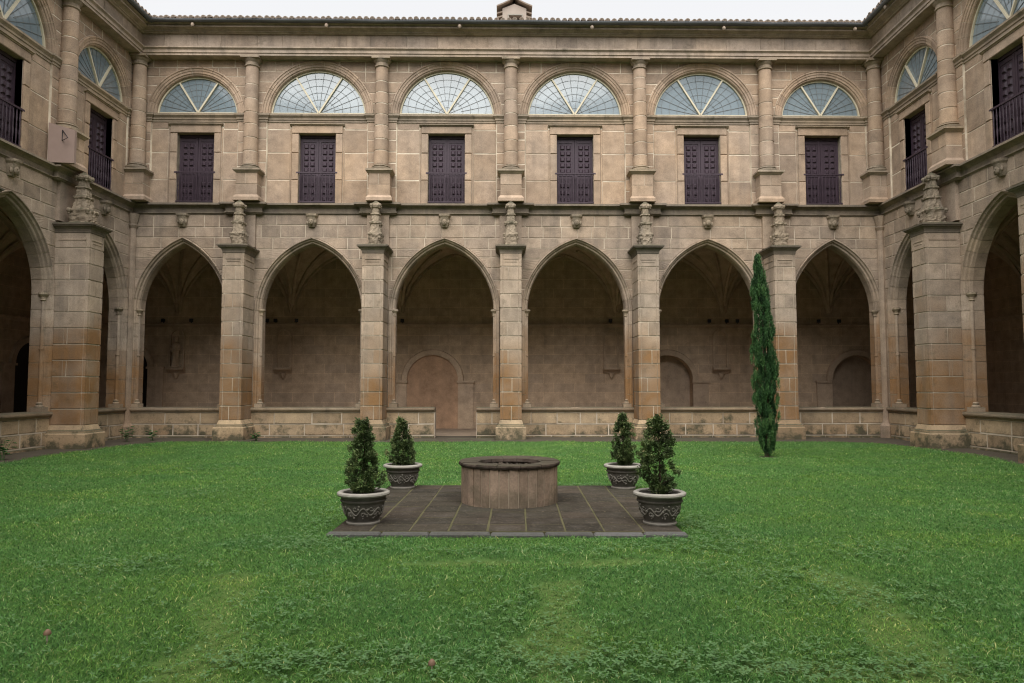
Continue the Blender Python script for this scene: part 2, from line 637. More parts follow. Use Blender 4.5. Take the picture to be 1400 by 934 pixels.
def arch_seg(c, a, side, t0, t1, prof, nsub=3):
    vs, fs = [], []
    m = len(prof)
    for k in range(nsub + 1):
        t = t0 + (t1 - t0) * k / nsub
        for r, d in prof:
            u, z = arch_point(c, a, side, r, t)
            vs.append((u, d, z))
    for k in range(nsub):
        for i in range(m - 1):
            q = (k * m + i, k * m + i + 1, (k + 1) * m + i + 1, (k + 1) * m + i)
            fs.append(q if side > 0 else q[::-1])
        q = (k * m, (k + 1) * m, (k + 1) * m + m - 1, k * m + m - 1)
        fs.append(q if side > 0 else q[::-1])
    e0, e1 = tuple(range(m)), tuple(nsub * m + i for i in range(m))
    fs += [e0, e1[::-1]]
    return vs, fs


def jamb_seg(c, a, side, z0, z1, prof):
    x = a - RING
    vs = [(c + side * (x + r), d, z) for z in (z0, z1) for r, d in prof]
    m = len(prof)
    fs = []
    for i in range(m):
        j = (i + 1) % m
        q = (i, j, m + j, m + i)
        fs.append(q if side > 0 else q[::-1])
    fs += [tuple(range(m)), tuple(m + i for i in range(m))[::-1]]
    return vs, fs


def half_ring_seg(c, zc, r0, prof, a0, a1, nsub):
    vs, fs = [], []
    m = len(prof)
    for k in range(nsub + 1):
        t = a0 + (a1 - a0) * k / nsub
        for r, d in prof:
            vs.append((c + (r0 + r) * math.cos(t), d, zc + (r0 + r) * math.sin(t)))
    for k in range(nsub):
        for i in range(m):
            j = (i + 1) % m
            fs.append((k * m + i, k * m + j, (k + 1) * m + j, (k + 1) * m + i))
    fs += [tuple(range(m)), tuple(nsub * m + i for i in range(m))[::-1]]
    return vs, fs


# ------------------------------------------------------------------ facade
Z_SILL, Z_STR0, Z_STR1 = 1.10, 7.39, 7.75
Z_IMP0, Z_IMP1, Z_ENT = 10.5, 10.78, 12.585
ZC_LUN = 10.72


def wobble(seed, amp, s=3.0):
    return lambda a, z: amp * mnoise.noise(Vector((math.cos(a) * s + seed * 7.1, math.sin(a) * s, z * s * 1.6)))


def pinnacle(u, front, seed, parent, big=1.0):
    m = MB()
    rnd = random.Random(seed)
    raw = [(0.25, 0), (0.25, 0.06), (0.225, 0.1), (0.235, 0.2), (0.225, 0.33), (0.245, 0.42), (0.205, 0.5), (0.17, 0.74), (0.2, 0.77), (0.2, 0.81), (0.155, 0.84),
           (0.135, 1.04), (0.17, 1.06), (0.165, 1.1), (0.12, 1.13), (0.11, 1.27), (0.15, 1.3), (0.165, 1.36), (0.14, 1.43), (0.08, 1.48), (0.03, 1.52)]
    zz = sorted(set([z for r, z in raw] + [0.04 * k for k in range(38)]))
    prof = [(float(np.interp(z, [b for a, b in raw], [a for a, b in raw])), z) for z in zz]
    if big > 1:
        prof = [(r * (1.35 - 0.35 * z / 1.5), z) for r, z in prof]
    n1, n2 = wobble(seed, 0.1, 2.0), wobble(seed + 31, 0.15, 8.0)
    m.lathe([(r * 0.9, z) for r, z in prof], u, front, 6.2, 28, lambda a, z: n1(a, z) + n2(a, z), sq=1e-6)
    core = m.build('pinnacle', 'carved_stone', parent)
    for zc in ((0.42, 1.36) if big > 1 else (0.3, 0.42, 0.79, 1.36)):
        for q in range(4):
            a = q * math.pi / 2 + math.pi / 4 + rnd.uniform(-0.15, 0.15)
            rr = np.interp(zc, [z for r, z in prof], [r for r, z in prof]) * 1.12
            s = rnd.uniform(0.04, 0.06) * (1.25 if big > 1 else 1)
            mm = MB()
            cx, cy = u + rr * math.cos(a), front + rr * math.sin(a)
            mm.blob((cx, cy, 6.2 + zc), s, s, s * 1.1, 7, 5)
            mm.blob((cx, cy, 6.2 + zc - s), s * 0.6, s * 0.6, s * 0.7, 6, 4)
            mm.build('crocket', 'carved_stone', core, True)


def pier_stone(u0, u1, d0, d1, z0, z1, parent, grooves=True, last=True):
    """shaft stone with a groove line near each outer corner"""
    g, w = 0.075, 0.022
    def side(ua, ub):          # along front edge from ua to ub
        return [(ua, d0)] + ([(ua + g, d0), (ua + g + w / 2, d0 + w), (ua + g + w, d0)] if ua <= u0_all + 1e-6 else []) + \
            ([(ub - g - w, d0), (ub - g - w / 2, d0 + w), (ub - g, d0)] if ub >= u1_all - 1e-6 else []) + [(ub, d0)]
    u0_all, u1_all = pier_stone.ext
    poly = side(u0, u1)
    if u1 >= u1_all - 1e-6:
        poly += [(u1, d0 + g), (u1 - w, d0 + g + w / 2), (u1, d0 + g + w)]
    poly += [(u1, d1), (u0, d1)]
    if u0 <= u0_all + 1e-6:
        poly += [(u0, d0 + g + w), (u0 + w, d0 + g + w / 2), (u0, d0 + g)]
    j = random.uniform(-0.004, 0.004)
    poly = [(u, d + j) for u, d in poly]
    n = len(poly)
    ins = offset(poly, 0.008)
    h = GAP
    rings = [(ins, z0 + h), (poly, z0 + h + 0.01), (poly, z1 - h - 0.01), (ins, z1 - h)]
    vs = [(u, d, z) for pl, z in rings for u, d in pl]
    fs = []
    for k in range(3):
        for i in range(n):
            q = (i + 1) % n
            fs.append((k * n + i, k * n + q, (k + 1) * n + q, (k + 1) * n + i))
    fs += [tuple(range(n))[::-1], tuple(3 * n + i for i in range(n))]
    return obj('pier_block', vs, fs, 'pier_stone', parent)


def pier(u, parent, detail, seed, big=1.0):
    w, pr = 0.335, 0.95
    core = MB().box(u - w + 0.014, u + w - 0.014, -pr + 0.014, 0.02, 0.6, 6.02).build('pier', 'mortar_soft' if detail else 'pier_stone', parent)
    zs = list(np.linspace(0.735, 5.98, 13))
    if detail:
        for k, (z0, z1) in enumerate(zip(zs, zs[1:])):
            pier_stone.ext = (u - w, u + w)
            if k % 2 == 0:
                s = u + random.uniform(-0.12, 0.12)
                pier_stone(u - w, s - GAP, -pr, 0.0, z0, z1, core)
                pier_stone(s + GAP, u + w, -pr, 0.0, z0, z1, core)
            elif random.random() < 0.5:
                pier_stone(u - w, u + w, -pr, -0.42 - GAP, z0, z1, core)
                pier_stone(u - w, u + w, -0.42 + GAP, 0.0, z0, z1, core)
            else:
                pier_stone(u - w, u + w, -pr, 0.0, z0, z1, core)
    e = 0.0
    path = [(u - w, 0.03), (u - w, -pr), (u + w, -pr), (u + w, 0.03)]
    plan_moulding(path, [(-0.3, 0.0), (0.14, 0.0), (0.14, 0.5), (0.12, 0.53), (0.085, 0.545), (0.085, 0.58), (0.05, 0.61), (0.03, 0.66), (0.0, 0.74), (-0.3, 0.745)], 'pier_base', 'parapet_stone', core)
    plan_moulding(path, [(-0.3, 5.94), (0.0, 5.945), (0.015, 5.97), (0.015, 6.0), (0.03, 6.05), (0.07, 6.1), (0.115, 6.125), (0.125, 6.15), (0.15, 6.16), (0.155, 6.2), (0.06, 6.235), (-0.33, 6.25)], 'pier_cap', 'cap_stone', core)
    if detail:
        hd = MB()
        hd.box(u - w + 0.1, u + w - 0.1, -pr - 0.016, -pr + 0.02, 5.76, 5.8).box(u - w + 0.14, u + w - 0.14, -pr - 0.012, -pr + 0.02, 5.68, 5.705)
        hd.build('panel_head', 'pier_stone', core)
        for sd in (-1, 1):
            x0, x1 = sorted((u + sd * (w - 0.02), u + sd * (w + 0.016)))
            MB().box(x0, x1, -pr + 0.1, -0.1, 5.76, 5.8).build('panel_head', 'pier_stone', core)
    pinnacle(u, -pr + 0.42, seed, parent, big)


def column(u, parent, detail, seed, cd=-0.13, corner=False):
    # pedestal
    w = 0.35
    ped = MB().box(u - w + 0.012, u + w - 0.012, -0.42, 0.05, 7.76, 8.66).build('pedestal', 'mortar' if detail else 'upper_stone', parent)
    if detail:
        z = 7.95
        for k, z1 in enumerate((8.3, 8.665)):
            s = u + random.uniform(-0.1, 0.1)
            cuts = [(u - w, s), (s, u + w)] if k else [(u - w, u + w)]
            for a, b in cuts:
                m = MB()
                m.box(a + 0.009, b - 0.009, -0.435, 0.03, z + 0.009, z1 - 0.009, 0.006)
                m.build('pedestal_block', 'upper_stone', ped)
            z = z1
    path = [(u - w, 0.04), (u - w, -0.435), (u + w, -0.435), (u + w, 0.04)]
    plan_moulding(path, [(-0.2, 7.757), (0.07, 7.757), (0.07, 7.86), (0.05, 7.88), (0.0, 7.955), (-0.2, 7.96)], 'pedestal_base', 'upper_stone', ped)
    plan_moulding(path, [(-0.2, 8.655), (0.0, 8.66), (0.03, 8.69), (0.06, 8.72), (0.09, 8.74), (0.09, 8.79), (0.06, 8.81), (-0.3, 8.815)], 'pedestal_cap', 'trim_stone', ped)
    # shaft
    r0, r1, zb, zt = 0.24, 0.205, 8.98, 12.27
    def rad(z):
        return r0 + (r1 - r0) * ((z - zb) / (zt - zb)) ** 1.5
    core = MB().lathe([(rad(zb) - 0.007, zb - 0.05), (rad(zt) - 0.007, zt + 0.05)], u, cd, 0, 20).build('column', 'mortar' if detail else 'upper_stone', parent, True)
    if detail:
        zs = [zb]
        while zs[-1] < zt - 0.3:
            zs.append(zs[-1] + random.uniform(0.36, 0.48))
        zs[-1] = zt
        for z0, z1 in zip(zs, zs[1:]):
            g = 0.010
            MB().lathe([(rad(z0) - 0.012, z0 + g), (rad(z0), z0 + g + 0.01), (rad(z1), z1 - g - 0.01), (rad(z1) - 0.012, z1 - g)], u + random.uniform(-.004, .004), cd, 0, 20).build('drum', 'upper_stone', core, True)
    MB().lathe([(0.33, 8.812), (0.345, 8.84), (0.345, 8.87), (0.32, 8.895), (0.27, 8.905), (0.265, 8.925), (0.29, 8.94), (0.285, 8.965), (0.25, 8.985)], u, cd, 0, 20).build('column_base', 'trim_stone', core, True)
    m = MB().lathe([(0.21, 12.26), (0.24, 12.28), (0.24, 12.31), (0.215, 12.33), (0.215, 12.4), (0.25, 12.44), (0.28, 12.48), (0.285, 12.5)], u, cd, 0, 20)
    m.box(u - 0.3, u + 0.3, cd - 0.3, 0.03, 12.502, 12.582)
    m.build('capital', 'trim_stone', core)


def lunette(c, hw, parent, detail):
    """half round window: cream frame, two oblique bars, three leaded panes"""
    top = 12.25
    z0 = Z_IMP1 + 0.02
    # circle through (+-hw, z0') and top
    zc = ZC_LUN
    r = hw
    d = 0.19
    a0 = math.asin(max(-1, min(1, (z0 - zc) / r)))
    fr = MB()
    prof = [(0.0, d - 0.05), (-0.05, d - 0.05), (-0.05, d + 0.04), (0.0, d + 0.04)]
    vs, fs = half_ring_seg(c, zc, r, prof, a0, math.pi - a0, 32)
    fr.add(vs, fs)
    x0 = r * math.cos(a0)
    fr.box(c - x0, c + x0, d - 0.055, d + 0.035, z0 - 0.005, z0 + 0.06)
    win = fr.build('lunette_window', 'cream_paint', parent)
    angs = [R(58), R(122)]
    hub = (c, z0 + 0.05)
    def hit(a):          # distance from the hub to the ring along angle a
        lo, hi = 0, 3
        for _ in range(40):
            mid = (lo + hi) / 2
            if (mid * math.cos(a)) ** 2 + (hub[1] + mid * math.sin(a) - zc) ** 2 < (r - 0.03) ** 2:
                lo = mid
            else:
                hi = mid
        return lo
    for a in angs:
        L = hit(a)
        wdt = 0.025
        ux, uz = math.cos(a), math.sin(a)
        p = [(hub[0] - uz * wdt, hub[1] + ux * wdt), (hub[0] + uz * wdt, hub[1] - ux * wdt)]
        q = [(p[1][0] + ux * L, p[1][1] + uz * L), (p[0][0] + ux * L, p[0][1] + uz * L)]
        pl = p + q
        vs = [(x, d - 0.06, z) for x, z in pl] + [(x, d + 0.03, z) for x, z in pl]
        obj('glazing_bar', vs, [(3, 2, 1, 0), (4, 5, 6, 7), (0, 1, 5, 4), (1, 2, 6, 5), (2, 3, 7, 6), (3, 0, 4, 7)], 'cream_paint', win)
    rngs = [(R(0.5), angs[0]), (angs[0], angs[1]), (angs[1], R(179.5))]
    for b0, b1 in rngs:
        n = 14
        th = random.uniform(-0.004, 0.004)
        vs = [(hub[0], d, hub[1])]
        for k in range(n + 1):
            a = b0 + (b1 - b0) * k / n
            L = hit(a)
            vs.append((hub[0] + L * math.cos(a), d + th * math.sin(a), hub[1] + L * math.sin(a)))
        m = len(vs)
        vs += [(x, y + 0.008, z) for x, y, z in vs]
        fs = [tuple(range(m)), tuple(range(m, 2 * m))[::-1]] + [(i, m + i, m + (i + 1) % m, (i + 1) % m) for i in range(m)]
        obj('pane', vs, fs, 'window_glass', win)
        # lead lines on this pane: spokes and rings
        mm = MB()
        w = 0.0055
        ns = 5 if b0 > 0.1 and b1 < 3 else 5
        for k in range(1, ns):
            a = b0 + (b1 - b0) * k / ns
            L = hit(a)
            ux, uz = math.cos(a), math.sin(a)
            s0 = 0.32 * L if k % 2 else 0.1
            p = [(hub[0] + ux * s0 - uz * w, hub[1] + uz * s0 + ux * w), (hub[0] + ux * s0 + uz * w, hub[1] + uz * s0 - ux * w),
                 (hub[0] + ux * L + uz * w, hub[1] + uz * L - ux * w), (hub[0] + ux * L - uz * w, hub[1] + uz * L + ux * w)]
            mm.add([(x, d - 0.014, z) for x, z in p] + [(x, d - 0.004, z) for x, z in p], [(0, 1, 2, 3), (4, 5, 1, 0), (5, 6, 2, 1), (6, 7, 3, 2), (7, 4, 0, 3)])
        for q in range(1, 6):
            rr0 = q / 6
            na = 10
            for k in range(na):
                quad = []
                for kk, sgn in ((k, -1), (k, 1), (k + 1, 1), (k + 1, -1)):
                    a = b0 + (b1 - b0) * kk / na
                    L = hit(a) * rr0 * (1.0 + (0.0 if b0 > 0.1 and b1 < 3 else 0.1 * math.sin(math.pi * kk / na))) + sgn * w
                    L = min(L, hit(a))
                    quad.append((hub[0] + L * math.cos(a), d - 0.0125, hub[1] + L * math.sin(a)))
                mm.add(quad, [(0, 1, 2, 3)])
        mm.build('leading', 'lead', win)
    return win


def panel_door(c, parent, detail):
    hw, z0, z1, d = 0.605, 7.76, 10.14, 0.24
    leaves = MB().box(c - hw - 0.03, c + hw + 0.03, d + 0.05, d + 0.1, z0, z1 + 0.03).build('balcony_door', 'purple_wood', parent)
    for s in (-1, 1):
        a, b = (c - hw, c - 0.006) if s < 0 else (c + 0.006, c + hw)
        m = MB().box(a, b, d + 0.012, d + 0.05, z0, z1 - 0.12)
        mid = (a + b) / 2
        # frame rails and the small raised panels
        for x0, x1 in ((a, a + 0.07), (b - 0.07, b)):
            m.box(x0, x1, d - 0.005, d + 0.012, z0, z1 - 0.12)
        for zz in (z0, 8.79, z1 - 0.24):
            m.box(a + 0.07, b - 0.07, d - 0.005, d + 0.012, zz, zz + 0.1)
        leaf = m.build('door_leaf', 'purple_wood', leaves)
        rows = [7.98, 8.22, 8.46, 8.95, 9.15, 9.35, 9.55, 9.75]
        mm = MB()
        for zz in rows:
            for k in (-1, 1):
                x = mid + k * 0.1
                pw, ph = 0.078, 0.08
                vs = [(x - pw, d + 0.012, zz - ph), (x + pw, d + 0.012, zz - ph), (x + pw, d + 0.012, zz + ph), (x - pw, d + 0.012, zz + ph),
                      (x - pw * .55, d - 0.028, zz - ph * .55), (x + pw * .55, d - 0.028, zz - ph * .55), (x + pw * .55, d - 0.028, zz + ph * .55), (x - pw * .55, d - 0.028, zz + ph * .55)]
                mm.add(vs, [(4, 5, 6, 7), (0, 1, 5, 4), (1, 2, 6, 5), (2, 3, 7, 6), (3, 0, 4, 7)])
        mm.build('raised_panels', 'purple_wood', leaf)['kind'] = 'stuff'
    MB().box(c - hw, c + hw, d - 0.02, d + 0.05, z1 - 0.11, z1 + 0.02).build('door_head', 'purple_wood', leaves)
    rail = MB().box(c - hw - 0.07, c + hw + 0.07, 0.0, 0.05, 8.78, 8.83).build('railing', 'purple_wood', parent)
    MB().box(c - hw + 0.0, c + hw - 0.0, 0.005, 0.045, 7.82, 7.86).build('bottom_rail', 'purple_wood', rail)
    n = 10
    for k in range(n):
        x = c - hw + 2 * hw * (k + 0.5) / n
        bal = MB().lathe([(0.013, 7.86), (0.013, 8.0), (0.022, 8.1), (0.026, 8.2), (0.013, 8.32), (0.02, 8.36), (0.013, 8.42), (0.024, 8.56), (0.013, 8.7), (0.013, 8.78)], x, 0.025, 0, 6)
        bal.build('baluster', 'purple_wood', rail, True)


def corbel_head(u, parent, seed):
    m = MB()
    vs, fs = [], []
    rings = [(0.11, 0.08, 6.98), (0.14, 0.13, 7.06), (0.165, 0.17, 7.18), (0.16, 0.2, 7.28), (0.2, 0.23, 7.33), (0.21, 0.24, 7.395)]
    for w, dp, z in rings:
        j = random.uniform(-.01, .01)
        vs += [(u - w, 0.01, z), (u - w * .8, -dp * .8 + j, z), (u - w * .3, -dp, z), (u + w * .3, -dp, z), (u + w * .8, -dp * .8 - j, z), (u + w, 0.01, z)]
    for k in range(len(rings) - 1):
        for i in range(5):
            fs.append((k * 6 + i, k * 6 + i + 1, k * 6 + 7 + i, k * 6 + 6 + i))
    fs.append(tuple(range(6))[::-1])
    m.add(vs, fs)
    rd = random.Random(seed)
    m.blob((u, -0.15, 7.14), 0.085, 0.06, 0.11, 8, 6)
    for s in (-1, 1):
        m.blob((u + s * 0.03, -0.205, 7.16), 0.016, 0.012, 0.012, 6, 4)
        m.blob((u + s * 0.12, -0.11, 7.13 + rd.uniform(-.03, .03)), 0.05, 0.04, 0.075, 6, 5)
        m.blob((u + s * 0.09, -0.14, 7.27), 0.05, 0.04, 0.035, 6, 4)
    m.blob((u, -0.21, 7.12), 0.018, 0.02, 0.03, 6, 4)
    m.build('corbel', 'carved_stone', parent)


ARCH_ROWS = [(Z_SPR + (Z_APEX - Z_SPR) * k / 7, Z_SPR + (Z_APEX - Z_SPR) * (k + 1) / 7) for k in range(7)] + [(Z_APEX, 7.02), (7.02, 7.4)]


def facade(label, loc, rz, u0, u1, low_axes, low_arches, up_axes, lunettes, detailed, gaps=(), big_pin=(), gallery=None, cat='cloister wing'):
    """u0,u1: ends; axes: pier / column positions; detailed(u) -> split into stones there"""
    root = empty('cloister_wing', loc, rz)
    tag(root, label, cat)
    # ---------------- arcade wall
    T = 0.45
    core = MB()
    bounds = [u0] + list(low_axes) + [u1]
    ext0, ext1 = u0 - T, u1 + T
    for k, (c, a) in enumerate(low_arches):
        b0, b1 = (bounds[k], bounds[k + 1])
        if k == 0:
            b0 = ext0
        if k == len(low_arches) - 1:
            b1 = ext1
        zt = 7.72
        rr = 0.165
        left = [arch_point(c, a, -1, rr, t) for t in np.linspace(0, 1, 15)]
        right = [arch_point(c, a, 1, rr, t) for t in np.linspace(0, 1, 15)]
        apex = (c, left[-1][1])
        curve = left[:-1] + [apex] + right[:-1][::-1]
        for d, flip in ((0.012, False), (T, True)):
            for (ua, za), (ub, zb) in zip(curve, curve[1:]):
                q = [(ua, d, za), (ub, d, zb), (ub, d, zt), (ua, d, zt)]
                core.add(q, [(0, 1, 2, 3) if not flip else (3, 2, 1, 0)])
        core.box(b0, left[0][0], 0.012, T, 0.0, zt)
        core.box(right[0][0], b1, 0.012, T, 0.0, zt)
    any_detail = any(detailed(c) for c, a in low_arches)
    wall = core.build('arcade_wall', 'mortar_soft' if any_detail else 'lower_stone', root)
    if any_detail:
        for k, (c, a) in enumerate(low_arches):
            if not detailed(c):
                obj('wall_facing', [(bounds[k], 0.004, Z_APEX), (bounds[k + 1], 0.004, Z_APEX), (bounds[k + 1], 0.004, 7.4), (bounds[k], 0.004, 7.4)], [(0, 1, 2, 3)], 'lower_stone', wall)
                continue
            xf = arch_half_width(a)
            jr = [ARCH_ROWS[0][0]] + [z + random.uniform(-0.05, 0.05) for z in [r_[1] for r_ in ARCH_ROWS[:6]]] + [Z_APEX, 7.02 + random.uniform(-.05, .05), 7.4]
            spandrel_blocks('stone_block', bounds[k], bounds[k + 1], c, xf, Z_SPR, Z_APEX, list(zip(jr, jr[1:])), 0.0, 0.1, 'lower_stone', wall, 0.5, 1.15)
            # stones of the wall strip beside the jambs
            for s, e_ in ((-1, bounds[k]), (1, bounds[k + 1])):
                edge = c + s * a
                if abs(edge - e_) > 0.1:
                    for z0, z1 in zip(np.linspace(1.1, Z_SPR, 8), np.linspace(1.1, Z_SPR, 8)[1:]):
                        block('stone_block', rect(min(edge, e_), max(edge, e_), z0, z1), 0.0, 0.1, 'lower_stone', wall)
    # ---------------- arches, jambs, parapets
    for k, (c, a) in enumerate(low_arches):
        det = detailed(c)
        am = MB()
        for s in (-1, 1):
            am.add(*arch_seg(c, a, s, 0, 1, PROF_IN if det else PROF, 14))
            am.add(*jamb_seg(c, a, s, 1.0, Z_SPR, PROF_IN if det else PROF))
        arch = am.build('arch', 'mortar_soft' if det else 'lower_stone', root)
        if det:
            n = 8
            for s in (-1, 1):
                ts = [q / n for q in range(n + 1)]
                ts = [0] + [x + random.uniform(-0.012, 0.012) for x in ts[1:-1]] + [1]
                for t0, t1 in zip(ts, ts[1:]):
                    obj('voussoir', *arch_seg(c, a, s, t0 + 0.003, t1 - 0.003, PROF, 3), 'lower_stone', arch)
                zs = list(np.linspace(1.1, Z_SPR, 8))
                zs = [zs[0]] + [z + random.uniform(-.05, .05) for z in zs[1:-1]] + [zs[-1]]
                for z0, z1 in zip(zs, zs[1:]):
                    obj('jamb_stone', *jamb_seg(c, a, s, z0 + 0.008, z1 - 0.008, PROF), 'pier_stone', arch)
        for s in (-1, 1):
            x = c + s * (a - RING + 0.03)
            d = 0.14
            col = MB().lathe([(0.05, 1.3), (0.05, 2.75), (0.065, 2.76), (0.065, 2.8), (0.05, 2.81), (0.05, 4.08)], x, d, 0, 10).build('colonnette', 'pier_stone', root, True)
            MB().lathe([(0.055, 4.07), (0.075, 4.09), (0.06, 4.11), (0.07, 4.17), (0.115, 4.23), (0.125, 4.24), (0.125, 4.285), (0.1, 4.3)], x, d, 0, 12).build('capital', 'trim_stone', col)
            m = MB().lathe([(0.1, 1.22), (0.105, 1.25), (0.085, 1.28), (0.06, 1.3), (0.075, 1.33), (0.055, 1.36)], x, d, 0, 12)
            m.box(x - 0.14, x + 0.14, -0.03, 0.3, 1.1, 1.225, 0.012)
            m.build('base', 'trim_stone', col)
        # parapet, possibly with a gap for the way in
        q0, q1 = max(bounds[k], u0), min(bounds[k + 1], u1)
        pieces = [(q0, q1)]
        for g0, g1 in gaps:
            if c - a < g0 < c + a:
                pieces = [(q0, g0), (g1, q1)]
        for pa, pb in pieces:
            f = -0.03
            par = MB().box(pa, pb, f + 0.012, 0.55, 0, 0.95).build('parapet', 'mortar_soft' if det else 'parapet_stone', root)
            if det:
                for z0, z1 in ((0.0, 0.2), (0.2, 0.57), (0.57, 0.945)):
                    us = splits(pa, pb, 0.7, 1.15)
                    for x0, x1 in zip(us, us[1:]):
                        block('parapet_stone', rect(x0, x1, z0, z1), f - (0.03 if z0 == 0 else 0), 0.3, 'parapet_stone', par, 0.014)
            plan_moulding([(pa, f), (pb, f)], [(-0.55, 0.945), (0.0, 0.945), (0.02, 0.965), (0.03, 0.99), (0.075, 1.01), (0.085, 1.04), (0.085, 1.08), (0.06, 1.1), (-0.58, 1.103)], 'coping', 'trim_stone', par)
        corbel_head(c, root, k)
    for k, u in enumerate(low_axes):
        pier(u, root, detailed(u), k + int(abs(rz) * 100), 1.3 if u in big_pin else 1.0)
    # ---------------- string course, breaking forward over every pier
    path = [(u0, 0.0)]
    for u in low_axes:
        for du, dd in ((-0.56, 0.0), (-0.56, -0.14), (0.56, -0.14), (0.56, 0.0)):
            path.append((u + du, dd))
    path.append((u1, 0.0))
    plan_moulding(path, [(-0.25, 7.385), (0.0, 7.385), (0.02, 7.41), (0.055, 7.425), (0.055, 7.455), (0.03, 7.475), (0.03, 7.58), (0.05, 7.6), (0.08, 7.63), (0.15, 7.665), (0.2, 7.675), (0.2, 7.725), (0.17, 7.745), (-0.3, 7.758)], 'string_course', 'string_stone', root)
    for u in low_axes:      # strip of wall below each break
        MB().box(u - 0.36, u + 0.36, -0.1, 0.02, 6.3, 7.386).build('string_course_block', 'lower_stone', root)
    # ---------------- upper storey
    ub = [u0] + list(up_axes) + [u1]
    core = MB()
    PW = 0.48
    nb = len(lunettes)
    any_u = any(detailed(c) for c, h in lunettes)
    REC = 0.05
    for k, (c, hw) in enumerate(lunettes):
        b0 = ub[k] if k else ext0
        b1 = ub[k + 1] if k < nb - 1 else ext1
        pl = (ub[k] + PW) if k else max(u0 + 0.25, c - hw - 0.12)
        pr_ = (ub[k + 1] - PW) if k < nb - 1 else min(u1 - 0.25, c + hw + 0.12)
        core.box(b0, pl, 0.009, 0.6, 7.6, Z_IMP1)
        core.box(pr_, b1, 0.009, 0.6, 7.6, Z_IMP1)
        core.box(pl, c - 0.605, REC + 0.009, 0.6, 7.6, Z_IMP1)
        core.box(c + 0.605, pr_, REC + 0.009, 0.6, 7.6, Z_IMP1)
        core.box(c - 0.605, c + 0.605, REC + 0.009, 0.6, 10.14, Z_IMP1)
        core.box(c - 0.605, c + 0.605, 0.0, 0.6, 7.6, 7.745)
        r = hw + 0.1
        pts = [(c - r * math.cos(t), ZC_LUN + r * math.sin(t)) for t in np.linspace(0.0, math.pi, 29)]
        for (ua, za), (ub_, zb) in zip(pts, pts[1:]):
            core.add([(ua, 0.009, max(za, Z_IMP1 - .01)), (ub_, 0.009, max(zb, Z_IMP1 - .01)), (ub_, 0.009, 13.0), (ua, 0.009, 13.0)], [(0, 1, 2, 3)])
        core.box(b0, c - r, 0.009, 0.5, Z_IMP1, 13.0)
        core.box(c + r, b1, 0.009, 0.5, Z_IMP1, 13.0)
    core.box(ext0, ext1, 0.45, 0.6, Z_IMP1, 13.6)
    uw = core.build('upper_wall', 'mortar' if any_u else 'upper_stone', root)
    AP = [(0.27, 0.03), (0.27, -0.045), (0.225, -0.05), (0.21, -0.025), (0.15, -0.02), (0.14, 0.0), (0.07, 0.0), (0.06, 0.03), (0.02, 0.04), (0.0, 0.07), (0.0, 0.3), (0.1, 0.3)]
    API = [(0.255, 0.03), (0.25, -0.03), (0.2, -0.012), (0.15, -0.008), (0.135, 0.012), (0.075, 0.012), (0.06, 0.042), (0.025, 0.052), (0.012, 0.08), (0.012, 0.29), (0.1, 0.29)]
    for k, (c, hw) in enumerate(lunettes):
        det = detailed(c)
        b0, b1 = ub[k], ub[k + 1]
        pl = (b0 + PW) if k else max(u0 + 0.25, c - hw - 0.12)
        pr_ = (b1 - PW) if k < nb - 1 else min(u1 - 0.25, c + hw + 0.12)
        a0 = math.asin((Z_IMP1 - ZC_LUN) / hw)
        ring = MB().add(*half_ring_seg(c, ZC_LUN, hw, API if det else AP, a0, math.pi - a0, 28)).build('window_arch', 'mortar' if det else 'upper_stone', root)
        if det:
            n = 13
            for q in range(n):
                t0 = a0 + (math.pi - 2 * a0) * q / n
                t1 = a0 + (math.pi - 2 * a0) * (q + 1) / n
                obj('arch_stone', *half_ring_seg(c, ZC_LUN, hw, AP, t0 + 0.004, t1 - 0.004, 3), 'upper_stone', ring)
            Ru = hw + 0.27
            zcr = ZC_LUN + Ru
            nr = 5
            rows = [(Z_IMP1 + (zcr - Z_IMP1) * q / nr, Z_IMP1 + (zcr - Z_IMP1) * (q + 1) / nr) for q in range(nr)]
            if Z_ENT - zcr > 0.12:
                rows.append((zcr, Z_ENT + 0.02))
            else:
                rows[-1] = (rows[-1][0], zcr)
                if Z_ENT - zcr > 0.0:
                    rows.append((zcr, Z_ENT + 0.06))
            xf = lambda z, Ru=Ru: math.sqrt(max(Ru * Ru - (z - ZC_LUN) ** 2, 0))
            spandrel_blocks('ashlar_block', b0, b1, c, xf, Z_IMP1, zcr, rows, 0.0, 0.1, 'upper_stone', uw, 0.45, 0.85)
            # panels beside and above the door
            rows = [(7.76, 8.56), (8.56, 9.47), (9.47, 10.26), (10.26, 10.5)]
            fl, frr = c - 0.89, c + 0.89
            for z0, z1 in rows:
                block('ashlar_block', rect(pl, fl, z0, z1), REC, 0.15, 'upper_stone', uw)
                block('ashlar_block', rect(frr, pr_, z0, z1), REC, 0.15, 'upper_stone', uw)
            # pilaster strips on both sides of the axis
            zs = [7.76, 8.25, 8.66, 9.1, 9.5, 9.88, 10.2, 10.5]
            for (x0, x1) in ((b0, pl), (pr_, b1)):
                off = random.uniform(-.06, .06)
                zz = [zs[0]] + [z + off + random.uniform(-.04, .04) for z in zs[1:-1]] + [zs[-1]]
                for z0, z1 in zip(zz, zz[1:]):
                    block('ashlar_block', rect(x0, x1, z0, z1), 0.0, 0.15, 'upper_stone', uw)
        # door surround: a raised frame with a small cornice
        sur = MB().box(c - 0.89, c - 0.605, REC + 0.006, 0.3, 7.75, 10.14).box(c + 0.605, c + 0.89, REC + 0.006, 0.3, 7.75, 10.14).box(c - 0.89, c + 0.89, REC + 0.006, 0.3, 10.14, 10.45).build('door_surround', 'mortar' if det else 'upper_stone', root)
